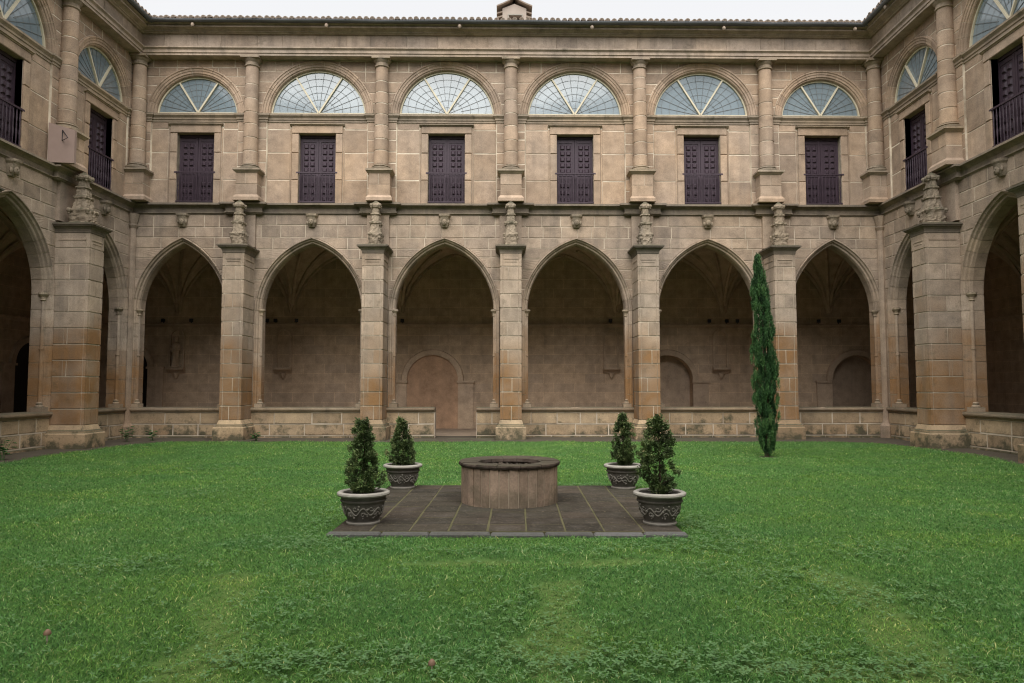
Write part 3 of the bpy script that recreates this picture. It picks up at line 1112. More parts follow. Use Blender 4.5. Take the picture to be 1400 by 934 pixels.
        if det:
            for s in (-1, 1):
                for z0, z1 in ((7.76, 8.56), (8.56, 9.47), (9.47, 10.12)):
                    x0, x1 = (c - 0.84, c - 0.6) if s < 0 else (c + 0.6, c + 0.84)
                    block('frame_stone', rect(x0, x1, z0, z1), REC - 0.045, 0.3, 'upper_stone', sur, 0.014, 0.008)
            block('frame_stone', rect(c - 0.84, c + 0.84, 10.12, 10.38), REC - 0.05, 0.3, 'upper_stone', sur, 0.014, 0.006)
            for s in (-1, 1):
                x0, x1 = (c - 0.9, c - 0.84) if s < 0 else (c + 0.84, c + 0.9)
                block('frame_stone', rect(x0, x1, 7.76, 10.3), REC - 0.015, 0.3, 'upper_stone', sur, 0.01, 0.004)
        plan_moulding([(c - 0.9, REC), (c + 0.9, REC)], [(-0.02, 10.375), (0.06, 10.375), (0.075, 10.4), (0.11, 10.41), (0.11, 10.435), (0.06, 10.45), (-0.02, 10.455)], 'door_cornice', 'trim_stone', sur)
        # impost under the lunette
        pth = [(b0, 0.0), (pl, 0.0), (pl, REC), (pr_, REC), (pr_, 0.0), (b1, 0.0)]
        plan_moulding(pth, [(-0.03, Z_IMP0), (0.02, Z_IMP0), (0.02, 10.56), (0.045, 10.575), (0.045, 10.63), (0.06, 10.65), (0.095, 10.69), (0.105, 10.7), (0.105, 10.75), (0.08, Z_IMP1 - 0.005), (-0.32, Z_IMP1 + 0.003)], 'impost', 'trim_stone', root)
        lunette(c, hw, root, det)
        panel_door(c, root, det)
    for k, u in enumerate(up_axes):
        column(u, root, detailed(u), k)
    # ---------------- entablature
    f = -0.36
    plan_moulding([(ext0, f), (ext1, f)], [(-0.8, 12.58), (0.0, 12.58), (0.0, 12.65), (0.03, 12.66), (0.03, 12.75), (0.05, 12.77), (0.09, 12.8), (0.09, 12.84), (-0.1, 12.85)], 'architrave', 'cornice_stone', root)
    fr = MB().box(ext0, ext1, f + 0.09, 0.3, 12.82, 13.36).build('frieze', 'mortar' if any_u else 'cornice_stone', root)
    if any_u:
        us = list(np.arange(u0, u1, 0.98)) + [u1]
        us = [us[0]] + [u + random.uniform(-.15, .15) for u in us[1:-1]] + [us[-1]]
        for a, b in zip(us, us[1:]):
            block('frieze_block', rect(a, b, 12.85, 13.33), f + 0.07, f + 0.3, 'cornice_stone', fr, 0.006, 0.004)
    plan_moulding([(ext0, f), (ext1, f)], [(-0.3, 13.31), (0.0, 13.31), (0.02, 13.33), (0.07, 13.345), (0.07, 13.365), (0.11, 13.38), (0.17, 13.4), (0.24, 13.415), (0.24, 13.465), (0.2, 13.475), (0.25, 13.5), (0.3, 13.52), (0.3, 13.535), (-0.3, 13.55)], 'cornice', 'cornice_stone', root)
    # gutter: half round channel with brackets
    gm = MB()
    n = 8
    gd, gz, gr = f - 0.40, 13.585, 0.075
    pts = [(gd + gr * math.cos(t), gz + gr * math.sin(t)) for t in np.linspace(math.pi, 2 * math.pi, n)]
    pts += [(d, z) for d, z in [(gd + (gr - .012) * math.cos(t), gz + (gr - .012) * math.sin(t)) for t in np.linspace(2 * math.pi, math.pi, n)]]
    m_ = len(pts)
    vs = []
    us = np.linspace(u0 - 0.3, u1 + 0.3, 25)
    for q, u in enumerate(us):
        sag = 0.012 * math.sin(q * 2.1) + 0.006 * math.sin(q * 5.3)
        vs += [(u, d, z + sag) for d, z in pts]
    fs = []
    for q in range(len(us) - 1):
        for i in range(m_):
            j = (i + 1) % m_
            fs.append((q * m_ + i, q * m_ + j, (q + 1) * m_ + j, (q + 1) * m_ + i))
    gut = obj('gutter', vs, fs, 'zinc', root, True)
    for u in [x for x in np.arange(u0 + 2.1, u1, 4.3)]:
        MB().tube([(u, gd + 0.08, 13.55), (u, gd + 0.02, 13.44), (u, gd + 0.14, 13.4)], 0.03, 6).blob((u, gd + 0.03, 13.42), 0.06, 0.05, 0.07, 6, 5).build('gutter_bracket', 'cornice_stone', gut)
    # roof: slope with rows of barrel tiles
    slope = 0.32
    rf = MB()
    e0, z_e = f - 0.42, 13.615
    rf.add([(u0, e0, z_e), (u1, e0, z_e), (u1 + 5, 5.4, z_e + slope * (5.4 - e0)), (u0 - 5, 5.4, z_e + slope * (5.4 - e0)),
            (u0, e0, z_e - .04), (u1, e0, z_e - .04), (u1 + 5, 5.4, z_e - .04 + slope * (5.4 - e0)), (u0 - 5, 5.4, z_e - .04 + slope * (5.4 - e0))],
           [(0, 1, 2, 3), (7, 6, 5, 4), (4, 5, 1, 0)])
    roof = rf.build('roof', 'roof_tile', root)
    tm = MB()
    pitch = 0.2
    nt = int((u1 - u0) / pitch)
    trnd = random.Random(3)
    for i in range(nt):
        u = u0 + (i + 0.5) * pitch + trnd.uniform(-.018, .018)
        for row in range(3):
            da = e0 - 0.05 + row * 0.36 + trnd.uniform(-.04, .04)
            zb = z_e + slope * (da - e0) + 0.01 * row + trnd.uniform(-.008, .014)
            r0_, r1_ = 0.082, 0.068
            vs, fs = [], []
            for q, (dd, rr) in enumerate(((da, r0_), (da + 0.4, r1_))):
                for rr_ in (rr, rr - 0.016):
                    for s in range(7):
                        a = math.pi * s / 6
                        vs.append((u + rr_ * math.cos(a), dd, zb + slope * (dd - da) + rr_ * math.sin(a)))
            vs.append((u, da + 0.03, zb))
            for s in range(6):
                fs += [(7 + s, 7 + s + 1, 28), (s, s + 1, 14 + s + 1, 14 + s), (s, 7 + s, 7 + s + 1, s + 1), (7 + s, 21 + s, 21 + s + 1, 7 + s + 1)]
            tm.add(vs, fs)
    tl = tm.build('roof_tiles', 'roof_tile', roof)
    tl['kind'] = 'stuff'
    # ---------------- gallery behind the arcade
    if gallery:
        gallery(root, u0, u1, low_axes)
    return root


GD = 5.4          # depth of the gallery wall behind the facade face


def vault(root, ua, ub, spr, rib_filter):
    Rv, H0 = 2.9, 4.22
    pts = [(u, 0.55) for u in spr] + [(u, GD) for u in spr]
    P = np.array(pts)
    nu, nd = int((ub - ua) / 0.22) + 1, 22
    us, ds = np.linspace(ua, ub, nu), np.linspace(0.53, GD + 0.02, nd)
    def zf(u, d):
        r = np.min(np.hypot(P[:, 0] - u, P[:, 1] - d))
        return H0 + Rv * math.sqrt(max(0, 1 - (1 - min(r / Rv, 1)) ** 2))
    vs = [(u, d, zf(u, d)) for d in ds for u in us]
    fs = [(j * nu + i, (j + 1) * nu + i, (j + 1) * nu + i + 1, j * nu + i + 1) for j in range(nd - 1) for i in range(nu - 1)]
    vl = obj('vault', vs, fs, 'gallery_trim', root, True)
    for (u, d) in pts:
        if not rib_filter(u):
            continue
        s = -1 if d > 2 else 1
        for k in range(7):
            a = R(-78 + 26 * k)
            du, dd = math.sin(a), s * math.cos(a)
            L = 2.6 if abs(a) < 0.9 else 2.17
            path = []
            for q in range(9):
                r = 0.05 + (L - 0.05) * (q / 8) ** 1.6
                uu, ddp = u + du * r, d + dd * r
                if not (ua < uu < ub):
                    break
                path.append((uu, ddp, zf(uu, ddp) - 0.03))
            if len(path) > 3:
                MB().tube(path, 0.075, 5).build('vault_rib', 'gallery_trim', vl)
    return vl


def wall_arch_recess(root, c, r, zs, mat, face=GD, infill=None):
    """round-headed recess against the gallery wall: dark or blocked infill plus a stone surround standing proud"""
    # surround ring
    prof = [(0.0, face - 0.02), (0.0, face - 0.1), (0.2, face - 0.1), (0.22, face - 0.06), (0.24, face + 0.02)]
    m = MB().add(*half_ring_seg(c, zs, r, prof, 0, math.pi, 20))
    for s in (-1, 1):
        x0, x1 = sorted((c + s * r, c + s * (r + 0.62)))
        m.box(x0, x1, face - 0.075, face + 0.02, 0.1, zs - 0.08)
        m.box(x0 - 0.04, x1 + 0.04, face - 0.14, face + 0.02, zs - 0.08, zs)
    sur = m.build('recess_surround', 'gallery_trim', root)
    fi = face - 0.012 if infill is None else infill
    vs = [(c + r * math.cos(t), fi, zs + r * math.sin(t)) for t in np.linspace(0, math.pi, 19)] + [(c - r, fi, 0.1), (c + r, fi, 0.1)]
    vs2 = [(u, fi + 0.022, z) for u, d, z in vs]
    n = len(vs)
    fs = [tuple(range(n))[::-1], tuple(n + i for i in range(n))] + [(i, (i + 1) % n, n + (i + 1) % n, n + i) for i in range(n)]
    obj('recess_infill', vs + vs2, fs, mat, sur)


def console_niche(root, u, statue=False):
    m = MB()
    plan = [(u - 0.34, GD), (u + 0.34, GD)]
    plan_moulding(plan, [(-0.05, 2.3), (0.05, 2.3), (0.12, 2.38), (0.22, 2.42), (0.25, 2.46), (0.25, 2.52), (-0.05, 2.53)], 'console', 'gallery_trim', root)
    m.lathe([(0.03, 2.08), (0.07, 2.14), (0.1, 2.22), (0.14, 2.31)], u, GD - 0.08, 0, 8)
    m.build('console_drop', 'gallery_trim', root)
    f = MB()
    for s in (-1, 1):
        f.box(u + s * 0.27 - 0.035, u + s * 0.27 + 0.035, GD - 0.09, GD + 0.02, 2.53, 3.75)
    f.add(*half_ring_seg(u, 3.75, 0.235, [(0.0, GD + .02), (0.0, GD - 0.09), (0.07, GD - 0.09), (0.07, GD + .02)], 0, math.pi, 10))
    f.build('niche_frame', 'gallery_trim', root)


def gallery_box(root, ua, ub, za=0.0, holes=()):
    m = MB()
    x = ua
    for c, r, zs in holes:
        m.box(x, c - r, GD, GD + 0.5, -0.1, 7.9)
        pts = [(c - r * math.cos(t_), zs + r * math.sin(t_)) for t_ in np.linspace(0, math.pi, 21)]
        for (a0, z0), (a1, z1) in zip(pts, pts[1:]):
            m.add([(a0, GD, z0), (a1, GD, z1), (a1, GD, 7.9), (a0, GD, 7.9), (a0, GD + .5, z0), (a1, GD + .5, z1)], [(0, 1, 2, 3), (0, 4, 5, 1)])
        m.box(c - r, c + r, GD + 0.48, GD + 0.6, -0.1, zs + r + 0.1)
        x = c + r
    m.box(x, ub, GD, GD + 0.5, -0.1, 7.9)
    g = m.build('gallery_wall', 'gallery_stone', root)
    plan_moulding([(ua, GD), (ub, GD)], [(-0.05, 4.12), (0.02, 4.12), (0.04, 4.16), (0.1, 4.2), (0.12, 4.24), (0.12, 4.28), (-0.05, 4.29)], 'ledge', 'gallery_trim', g)
    MB().box(ua, ub, 0.7, GD + .2, -0.2, 0.1).build('gallery_floor', 'gallery_floor_stone', root)
    MB().box(ua, ub, 0.5, GD + .3, 7.62, 7.7).build('upper_floor', 'dark_wood', root)
    return g


# -------------- the wing facing the camera
TH = R(1.27)
O = Vector((-0.238, 23.3, 0.0))
Uv = Vector((math.cos(TH), math.sin(TH), 0))
LOW = [-8.68, -4.33, 0.0, 4.33, 8.66]
ARCH = [(-10.7, 1.56), (-6.5, 1.8), (-2.165, 1.8), (2.165, 1.8), (6.495, 1.8), (10.66, 1.56)]
UPA = [-8.52, -4.25, 0.01, 4.28, 8.47]
LUN = [(-10.38, 1.34), (-6.385, 1.58), (-2.12, 1.58), (2.145, 1.58), (6.375, 1.58), (10.42, 1.34)]


def back_gallery(root, u0, u1, axes):
    ua, ub = u0 - GD, u1 + GD
    g = gallery_box(root, ua, ub, holes=[(-15.05, 0.72, 2.55), (6.35, 1.02, 2.0), (14.0, 1.02, 2.0)])
    spr = [ua + 0.1, -13.2] + list(axes) + [12.95, ub - 0.1]
    vault(root, ua, ub, spr, lambda u: abs(u) < 14)
    wall_arch_recess(root, -3.05, 1.02, 2.0, 'blocked_infill')
    for c in (6.35, 14.0):
        wall_arch_recess(root, c, 1.02, 2.0, 'gallery_trim', infill=GD + 0.44)
    wall_arch_recess(root, -15.05, 0.72, 2.55, 'dark_wood', infill=GD + 0.4)
    for u in (-13.2, -8.98, 4.1, 8.5):
        console_niche(root, u)


FL = facade('long sandstone cloister wing with six pointed arches, facing the camera behind the well', O, TH, -12.36, 12.28, LOW, ARCH, UPA, LUN,
            lambda u: True, gaps=[(-2.45, -1.1)], gallery=back_gallery)

# -------------- the two side wings
XL, XR = -12.595, 12.04


def left_gallery(root, u0, u1, axes):
    gallery_box(root, u0 - GD, u1 + GD)
    vault(root, u0 - GD, u1 + 0.75, [u0 - 2] + list(axes) + [u1 + 0.6], lambda u: u > 8)
    wall_arch_recess(root, 26.2, 0.78, 2.6, 'dark_wood')


def right_gallery(root, u0, u1, axes):
    gallery_box(root, u0 - GD, u1 + GD)
    vault(root, u0 - 0.75, u1 + GD, [u0 - 0.6] + list(axes) + [u1 + 2], lambda u: u < -8)
    console_niche(root, -19.3)
    console_niche(root, -15.1)


lw_axes = [2.3, 6.62, 10.93, 15.24, 19.55]
facade('left sandstone cloister wing with a sundial beside its upper column', (XL, 0, 0.003), R(90), -3.0, 23.03, lw_axes,
       [(-0.35, 1.77), (4.46, 1.77), (8.775, 1.77), (13.085, 1.77), (17.395, 1.8), (21.4, 1.44)],
       [2.1, 6.4, 10.7, 15.0, 19.3], [(-0.4, 1.58), (4.25, 1.58), (8.55, 1.58), (12.85, 1.58), (17.15, 1.58), (21.2, 1.3)],
       lambda u: u > 11.5, big_pin=(19.55,), gallery=left_gallery)
rw_axes = [-19.75, -15.44, -11.13, -6.82, -2.5]
facade('right sandstone cloister wing without sundial, at the right edge of the lawn', (XR, 0, 0.006), R(-90), -23.57, 3.0, rw_axes,
       [(-21.7, 1.53), (-17.595, 1.8), (-13.285, 1.77), (-8.975, 1.77), (-4.66, 1.77), (0.2, 1.77)],
       [-19.5, -15.2, -10.9, -6.6, -2.3], [(-21.45, 1.32), (-17.35, 1.58), (-13.05, 1.58), (-8.75, 1.58), (-4.45, 1.58), (0.3, 1.58)],
       lambda u: u < -11.9, big_pin=(-19.75,), gallery=right_gallery)


# -------------- corner shafts where the wings meet (parts of the facing wing)
def corner(u, s, root):
    m = MB()
    m.lathe([(0.2, 0.0), (0.2, 0.5), (0.13, 0.6), (0.11, 0.7), (0.11, 6.9), (0.17, 7.0), (0.12, 7.05), (0.16, 7.2), (0.2, 7.38)], u + s * -0.07, -0.07, 0, 8)
    m.build('corner_shaft', 'lower_stone', root)
    for z in np.linspace(0.9, 6.6, 13)[:-1]:
        pass
    column(u - s * 0.2, root, True, 5, cd=-0.2)


corner(-12.36, -1, FL)
corner(12.28, 1, FL)

# -------------- the wing behind the camera, closing the court
facade('sandstone cloister wing behind the viewpoint, closing the court', (-0.28, -3.2, 0.009), R(180), -12.35, 12.35, [-8.66, -4.33, 0, 4.33, 8.66],
       [(-10.6, 1.47), (-6.495, 1.77), (-2.165, 1.77), (2.165, 1.77), (6.495, 1.77), (10.6, 1.47)],
       [-8.5, -4.25, 0, 4.25, 8.5], [(-10.4, 1.34), (-6.38, 1.58), (-2.12, 1.58), (2.12, 1.58), (6.38, 1.58), (10.4, 1.34)], lambda u: False)


def fl(u, d, z):
    """point of the facing wing's local frame in the world"""
    return Vector((O.x + Uv.x * u - Uv.y * d, O.y + Uv.y * u + Uv.x * d, z))


# ------------------------------------------------------------------ chimney on the facing roof
CHIM_Z = 14.2


def chimney():
    p = fl(0.16, 2.2, 0)
    c = empty('chimney', (p.x, p.y, CHIM_Z), TH)
    tag(c, 'small tile-roofed chimney house standing on the roof ridge above the centre', 'chimney')
    b = MB()
    w, h = 0.43, 1.18
    b.box(-w, -0.2, -w, w, 0.0, h).box(0.26, w, -w, w, 0.0, h).box(-0.2, 0.26, -w, w, 0.0, 0.72).box(-0.2, 0.26, -w, w, 0.92, h)
    b.box(-0.2, 0.26, 0.1, 0.2, 0.72, 0.92)
    body = b.build('body', 'chimney_plaster', c)
    gb = MB().add([(-w, -w, h), (w, -w, h), (0, -w, h + 0.17), (-w, w, h), (w, w, h), (0, w, h + 0.17)], [(0, 1, 2), (3, 5, 4), (0, 3, 4, 1)])
    gb.build('gable', 'chimney_plaster', body)
    MB().box(-0.24, 0.3, -w - 0.03, -w + 0.01, 0.92, 0.96).box(-0.24, -0.2, -w - 0.025, -w + 0.01, 0.6, 0.92).box(0.26, 0.3, -w - 0.025, -w + 0.01, 0.6, 0.92).build('opening_frame', 'pot_light', body)
    rv = []
    for s in (-1, 1):
        pts = [(0, h + 0.55), (s * 0.05, h + 0.36), (s * 0.16, h + 0.22), (s * 0.4, h + 0.1), (s * 0.64, h + 0.0)]
        m = MB()
        vs = [(x, y, z + o) for o in (0, 0.05) for y in (-w - 0.14, w + 0.14) for x, z in pts]
        fs = []
        for i in range(4):
            fs += [(i, i + 1, 5 + i + 1, 5 + i), (10 + i, 10 + i + 1, 15 + i + 1, 15 + i), (i, i + 1, 11 + i, 10 + i), (5 + i, 6 + i, 16 + i, 15 + i)]
        fs += [(4, 9, 19, 14)]
        m.add(vs, fs).build('roof_slope', 'roof_tile', c)
    for s in (-1, 1):
        for k, z in enumerate((1.04, 0.88, 0.72)):
            m = MB()
            x0, x1 = s * w, s * (w + 0.2)
            m.add([(x0, -w, z), (x1, -w, z - 0.06), (x1, w, z - 0.06), (x0, w, z), (x0, -w, z + 0.05), (x1, -w, z - 0.01), (x1, w, z - 0.01), (x0, w, z + 0.05)],
                  [(3, 2, 1, 0), (4, 5, 6, 7), (0, 1, 5, 4), (1, 2, 6, 5), (2, 3, 7, 6), (3, 0, 4, 7)])
            m.build('side_tile', 'roof_tile', c)


chimney()


# ------------------------------------------------------------------ sundial by the left wing
def sundial():
    c = empty('sundial', (XL + 0.33, 18.75, 7.765), R(8))
    tag(c, 'reddish stone sundial slab with a triangular gnomon beside the left column', 'sundial')
    vs = [(-0.3, 0, 0), (0.36, 0, 0), (0.36, 0, 0.9), (-0.3, 0, 1.08), (-0.3, 0.12, 0), (0.36, 0.12, 0), (0.36, 0.12, 0.9), (-0.3, 0.12, 1.08)]
    slab = obj('slab', vs, [(0, 1, 2, 3), (7, 6, 5, 4), (0, 4, 5, 1), (1, 5, 6, 2), (2, 6, 7, 3), (3, 7, 4, 0)], 'sundial_stone', c)
    MB().tube([(0.05, 0, 0.88), (0.05, 0, 0.6), (0.28, -0.2, 0.62), (0.05, 0, 0.88)], 0.014, 5).build('gnomon', 'black_iron', c)


sundial()

# ------------------------------------------------------------------ statue and floodlights in the gallery
p = fl(-13.2, GD - 0.16, 2.53)
st = empty('statue', p, TH)
tag(st, 'weathered standing stone statue on the console in the leftmost facing arch', 'statue')
sk = MB()
sk.lathe([(0.13, 0), (0.14, 0.05), (0.125, 0.3), (0.11, 0.5), (0.135, 0.72), (0.15, 0.85), (0.12, 0.94), (0.05, 0.98), (0.05, 1.0), (0.075, 1.04), (0.085, 1.1), (0.07, 1.17), (0.02, 1.21)], 0, 0, 0, 12,
         lambda a, z: 0.1 * math.sin(a * 5 + z * 2) if z < 0.9 else 0.0)
sk.tube([(-0.14, 0, 0.85), (-0.17, -0.05, 0.65), (-0.05, -0.15, 0.62)], 0.045, 6)
sk.tube([(0.14, 0, 0.85), (0.17, -0.05, 0.68), (0.06, -0.15, 0.7)], 0.045, 6)
sk.build('figure', 'gallery_trim', st, True)
MB().box(-0.17, 0.17, -0.15, 0.12, -0.001, 0.03).build('plinth', 'gallery_trim', st)

FLOODS = [(-13.75, 'left one in the leftmost facing arch'), (-12.65, 'right one in the leftmost facing arch'),
          (-9.65, 'leftmost of three in the second facing arch'), (-9.3, 'middle one of three in the second facing arch'), (-8.5, 'rightmost of three in the second facing arch'),
          (-4.75, 'left one above the parapet gap'), (-4.25, 'right one above the parapet gap'),
          (4.1, 'alone in the fourth facing arch'), (8.05, 'leftmost of three behind the cypress arch'), (8.75, 'middle one of three behind the cypress arch'),
          (9.2, 'rightmost of three behind the cypress arch'), (12.5, 'left one in the rightmost facing arch'), (13.3, 'right one in the rightmost facing arch')]
for k, (u, lab) in enumerate(FLOODS):
    p = fl(u, GD - 0.06, 4.29)
    f = empty('floodlight', p, TH + random.uniform(-.5, .5))
    tag(f, 'black floodlight on the gallery ledge, ' + lab, 'floodlight', 'floodlights on the gallery ledge')
    f.scale = (0.72, 0.72, 0.72)
    MB().box(-0.02, 0.02, -0.02, 0.02, 0.0, 0.07).build('bracket', 'black_iron', f)
    m = MB()
    m.add([(-0.1, -0.1, 0.05), (0.1, -0.1, 0.05), (0.1, -0.1, 0.24), (-0.1, -0.1, 0.24), (-0.06, 0.05, 0.08), (0.06, 0.05, 0.08), (0.06, 0.05, 0.2), (-0.06, 0.05, 0.2)],
          [(0, 1, 2, 3), (7, 6, 5, 4), (0, 4, 5, 1), (1, 5, 6, 2), (2, 6, 7, 3), (3, 7, 4, 0)])
    m.build('housing', 'black_iron', f)

# ------------------------------------------------------------------ ground
_lat = rng.random((256, 256))


def vnoise(x, y, s, seed=0):
    x, y = np.asarray(x) * s + seed * 13.7 + 500, np.asarray(y) * s + seed * 7.3 + 500
    xi, yi = np.floor(x).astype(int), np.floor(y).astype(int)
    fx, fy = x - xi, y - yi
    fx, fy = fx * fx * (3 - 2 * fx), fy * fy * (3 - 2 * fy)
    L = lambda i, j: _lat[i % 256, j % 256]
    return (L(xi, yi) * (1 - fx) + L(xi + 1, yi) * fx) * (1 - fy) + (L(xi, yi + 1) * (1 - fx) + L(xi + 1, yi + 1) * fx) * fy


def sstep(x, a, b):
    t = np.clip((x - a) / (b - a), 0, 1)
    return t * t * (3 - 2 * t)


LX0, LX1, LY1 = -11.25, 10.85, 21.55        # lawn limits
PX0, PX1, PY0, PY1 = -2.27, 2.0, 8.68, 12.78  # paved square


def lawn_edge(x, y):
    w = 0.28 * (vnoise(x, y, 0.9, 3) - 0.5) + 0.12 * (vnoise(x, y, 4.0, 4) - 0.5)
    d = np.minimum(np.minimum(x - LX0, LX1 - x), LY1 - y)
    cx = np.minimum(x - LX0, LX1 - x)
    cy = LY1 - y
    rad = 1.6
    rounded = rad - np.hypot(np.clip(rad - cx, 0, None), np.clip(rad - cy, 0, None))
    return np.minimum(d, np.where((cx < rad) & (cy < rad), rounded, d)) + w


PATHS = [([(-1.65, 3.4), (-1.95, 4.4), (-2.3, 5.6), (-2.66, 6.9)], 0.25), ([(0.24, 3.4), (0.25, 4.6), (0.3, 5.8), (0.38, 6.6)], 0.23),
         ([(2.3, 3.4), (2.6, 4.6), (2.95, 5.8), (3.0, 6.6), (2.75, 7.1)], 0.23), ([(-1.2, 7.45), (-0.4, 7.5), (0.4, 7.4), (1.2, 7.5)], 0.07),
         ([(-1.5, 4.55), (-0.8, 4.6)], 0.1), ([(0.7, 4.66), (1.4, 4.72), (2.4, 4.66)], 0.12)]


def path_amt(x, y):
    out = np.zeros_like(x)
    for pts, w in PATHS:
        d = np.full_like(x, 99.0)
        for (ax, ay), (bx, by) in zip(pts, pts[1:]):
            t_ = np.clip(((x - ax) * (bx - ax) + (y - ay) * (by - ay)) / ((bx - ax) ** 2 + (by - ay) ** 2), 0, 1)
            d = np.minimum(d, np.hypot(x - ax - t_ * (bx - ax), y - ay - t_ * (by - ay)))
        d = d + 0.3 * (vnoise(x, y, 2.2, 9) - 0.5) + 0.16 * (vnoise(x, y, 9.0, 10) - 0.5)
        out = np.maximum(out, (1 - sstep(d, w * 0.35, w * 1.3)) * (1.0 if w > 0.3 else 0.6))
    return out


def gz(x, y):
    x, y = np.asarray(x, float), np.asarray(y, float)
    e = lawn_edge(x, y)
    z = 0.13 * (1 - sstep(e, -0.2, 3.2))
    z = z + 0.035 * (vnoise(x, y, 0.5, 1) - 0.5) + 0.02 * (vnoise(x, y, 1.7, 2) - 0.5)
    z = z - 0.05 * path_amt(x, y)
    pv = np.maximum(np.maximum(PX0 - x, x - PX1), np.maximum(PY0 - y, y - PY1))
    return z * sstep(pv, -0.3, 0.6) - 0.02 * (pv < -0.05)


nx, ny = 300, 300
gx, gy = np.linspace(-18.5, 18.2, nx), np.linspace(-3.6, 29.0, ny)
GX, GY = np.meshgrid(gx, gy)
GZ = gz(GX, GY)
GZ = np.where((GX < XL - 0.3) | (GX > XR + 0.3) | (GY > 24.2), 0.02, GZ)
verts = np.stack([GX, GY, GZ], -1).reshape(-1, 3)
idx = np.arange(nx * ny).reshape(ny, nx)
faces = np.stack([idx[:-1, :-1], idx[:-1, 1:], idx[1:, 1:], idx[1:, :-1]], -1).reshape(-1, 4)


def np_mesh(name, verts, faces, mat, attrs=(), parent=None, smooth=False):
    me = bpy.data.meshes.new(name)
    nf, k = faces.shape
    me.vertices.add(len(verts))
    me.vertices.foreach_set('co', np.ascontiguousarray(verts, np.float32).ravel())
    me.loops.add(nf * k)
    me.loops.foreach_set('vertex_index', np.ascontiguousarray(faces, np.int32).ravel())
    me.polygons.add(nf)
    me.polygons.foreach_set('loop_start', np.arange(0, nf * k, k, dtype=np.int32))
    me.polygons.foreach_set('loop_total', np.full(nf, k, np.int32))
    if smooth:
        me.polygons.foreach_set('use_smooth', np.ones(nf, bool))
    for an, vals in attrs:
        a = me.attributes.new(an, 'FLOAT', 'POINT')
        a.data.foreach_set('value', np.ascontiguousarray(vals, np.float32))
    me.update(calc_edges=True)
    me.materials.append(MATS[mat])
    o = bpy.data.objects.new(name, me)
    COL.objects.link(o)
    if parent is not None:
        o.parent = parent
    return o


edge = lawn_edge(GX, GY)
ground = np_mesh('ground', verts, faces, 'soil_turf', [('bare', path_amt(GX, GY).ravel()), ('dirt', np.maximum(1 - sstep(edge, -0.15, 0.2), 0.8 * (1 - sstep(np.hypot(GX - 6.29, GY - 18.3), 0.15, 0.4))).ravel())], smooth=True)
ground['kind'] = 'structure'
ground['label'] = 'ground of the cloister court, turf with a dirt strip along the walls'
far = obj('outer_ground', [(-300, -300, -0.12), (300, -300, -0.12), (300, 300, -0.12), (-300, 300, -0.12)], [(0, 1, 2, 3)], 'path_stone')
far['kind'] = 'structure'
far['label'] = 'flat ground around the monastery outside the court'

# worn stone walk along the facing wing: uneven flat flags
walk = MB().box(-11.5, 11.0, 21.75, 23.1, -0.1, 0.1).build('walk', 'path_stone')
walk['kind'] = 'structure'
walk['label'] = 'dark damp stone walk at the foot of the facing wing'
x = -11.4
while x < 10.8:
    w = random.uniform(0.7, 1.25)
    for y0, y1 in ((21.72, 22.4), (22.4, 23.05)):
        zt = 0.118 + random.uniform(-0.008, 0.012)
        MB().box(x + 0.012, min(x + w, 10.9) - 0.012, y0 + random.uniform(0, .12) + 0.01, y1 - 0.01, 0.05, zt, 0.012).build('flagstone', 'path_stone', walk)
    x += w

# ------------------------------------------------------------------ paved square round the well
pav = MB().box(PX0 + 0.02, PX1 - 0.02, PY0 + 0.12, PY1, -0.06, 0.0445).build('paving', 'slab_joint')
pav['kind'] = 'structure'
pav['label'] = 'square of dark worn stone slabs under the well'
NX = 9
sw, sd = (PX1 - PX0) / NX, (PY1 - PY0 - 0.12) / NX
for i in range(NX):
    for j in range(NX):
        x0, y0 = PX0 + i * sw, PY0 + 0.12 + j * sd
        g = 0.008
        m = MB()
        zt = 0.0475 + random.uniform(0, 0.006)
        m.box(x0 + g + random.uniform(0, .006), x0 + sw - g - random.uniform(0, .006), y0 + g * 1.8, y0 + sd - g * 1.8, 0.0, zt, 0.006)
        m.build('slab', 'slab_stone', pav)
x = PX0 - 0.03
while x < PX1:
    w = random.uniform(0.55, 0.85)
    x1 = min(x + w, PX1 + 0.03)
    if PX1 + 0.03 - x1 < 0.25:
        x1 = PX1 + 0.03
    MB().box(x + 0.004, x1 - 0.004, PY0 - 0.02, PY0 + 0.115, -0.06, 0.046 + random.uniform(-.006, .006), 0.02).build('kerb_stone', 'kerb_slate', pav)
    x = x1

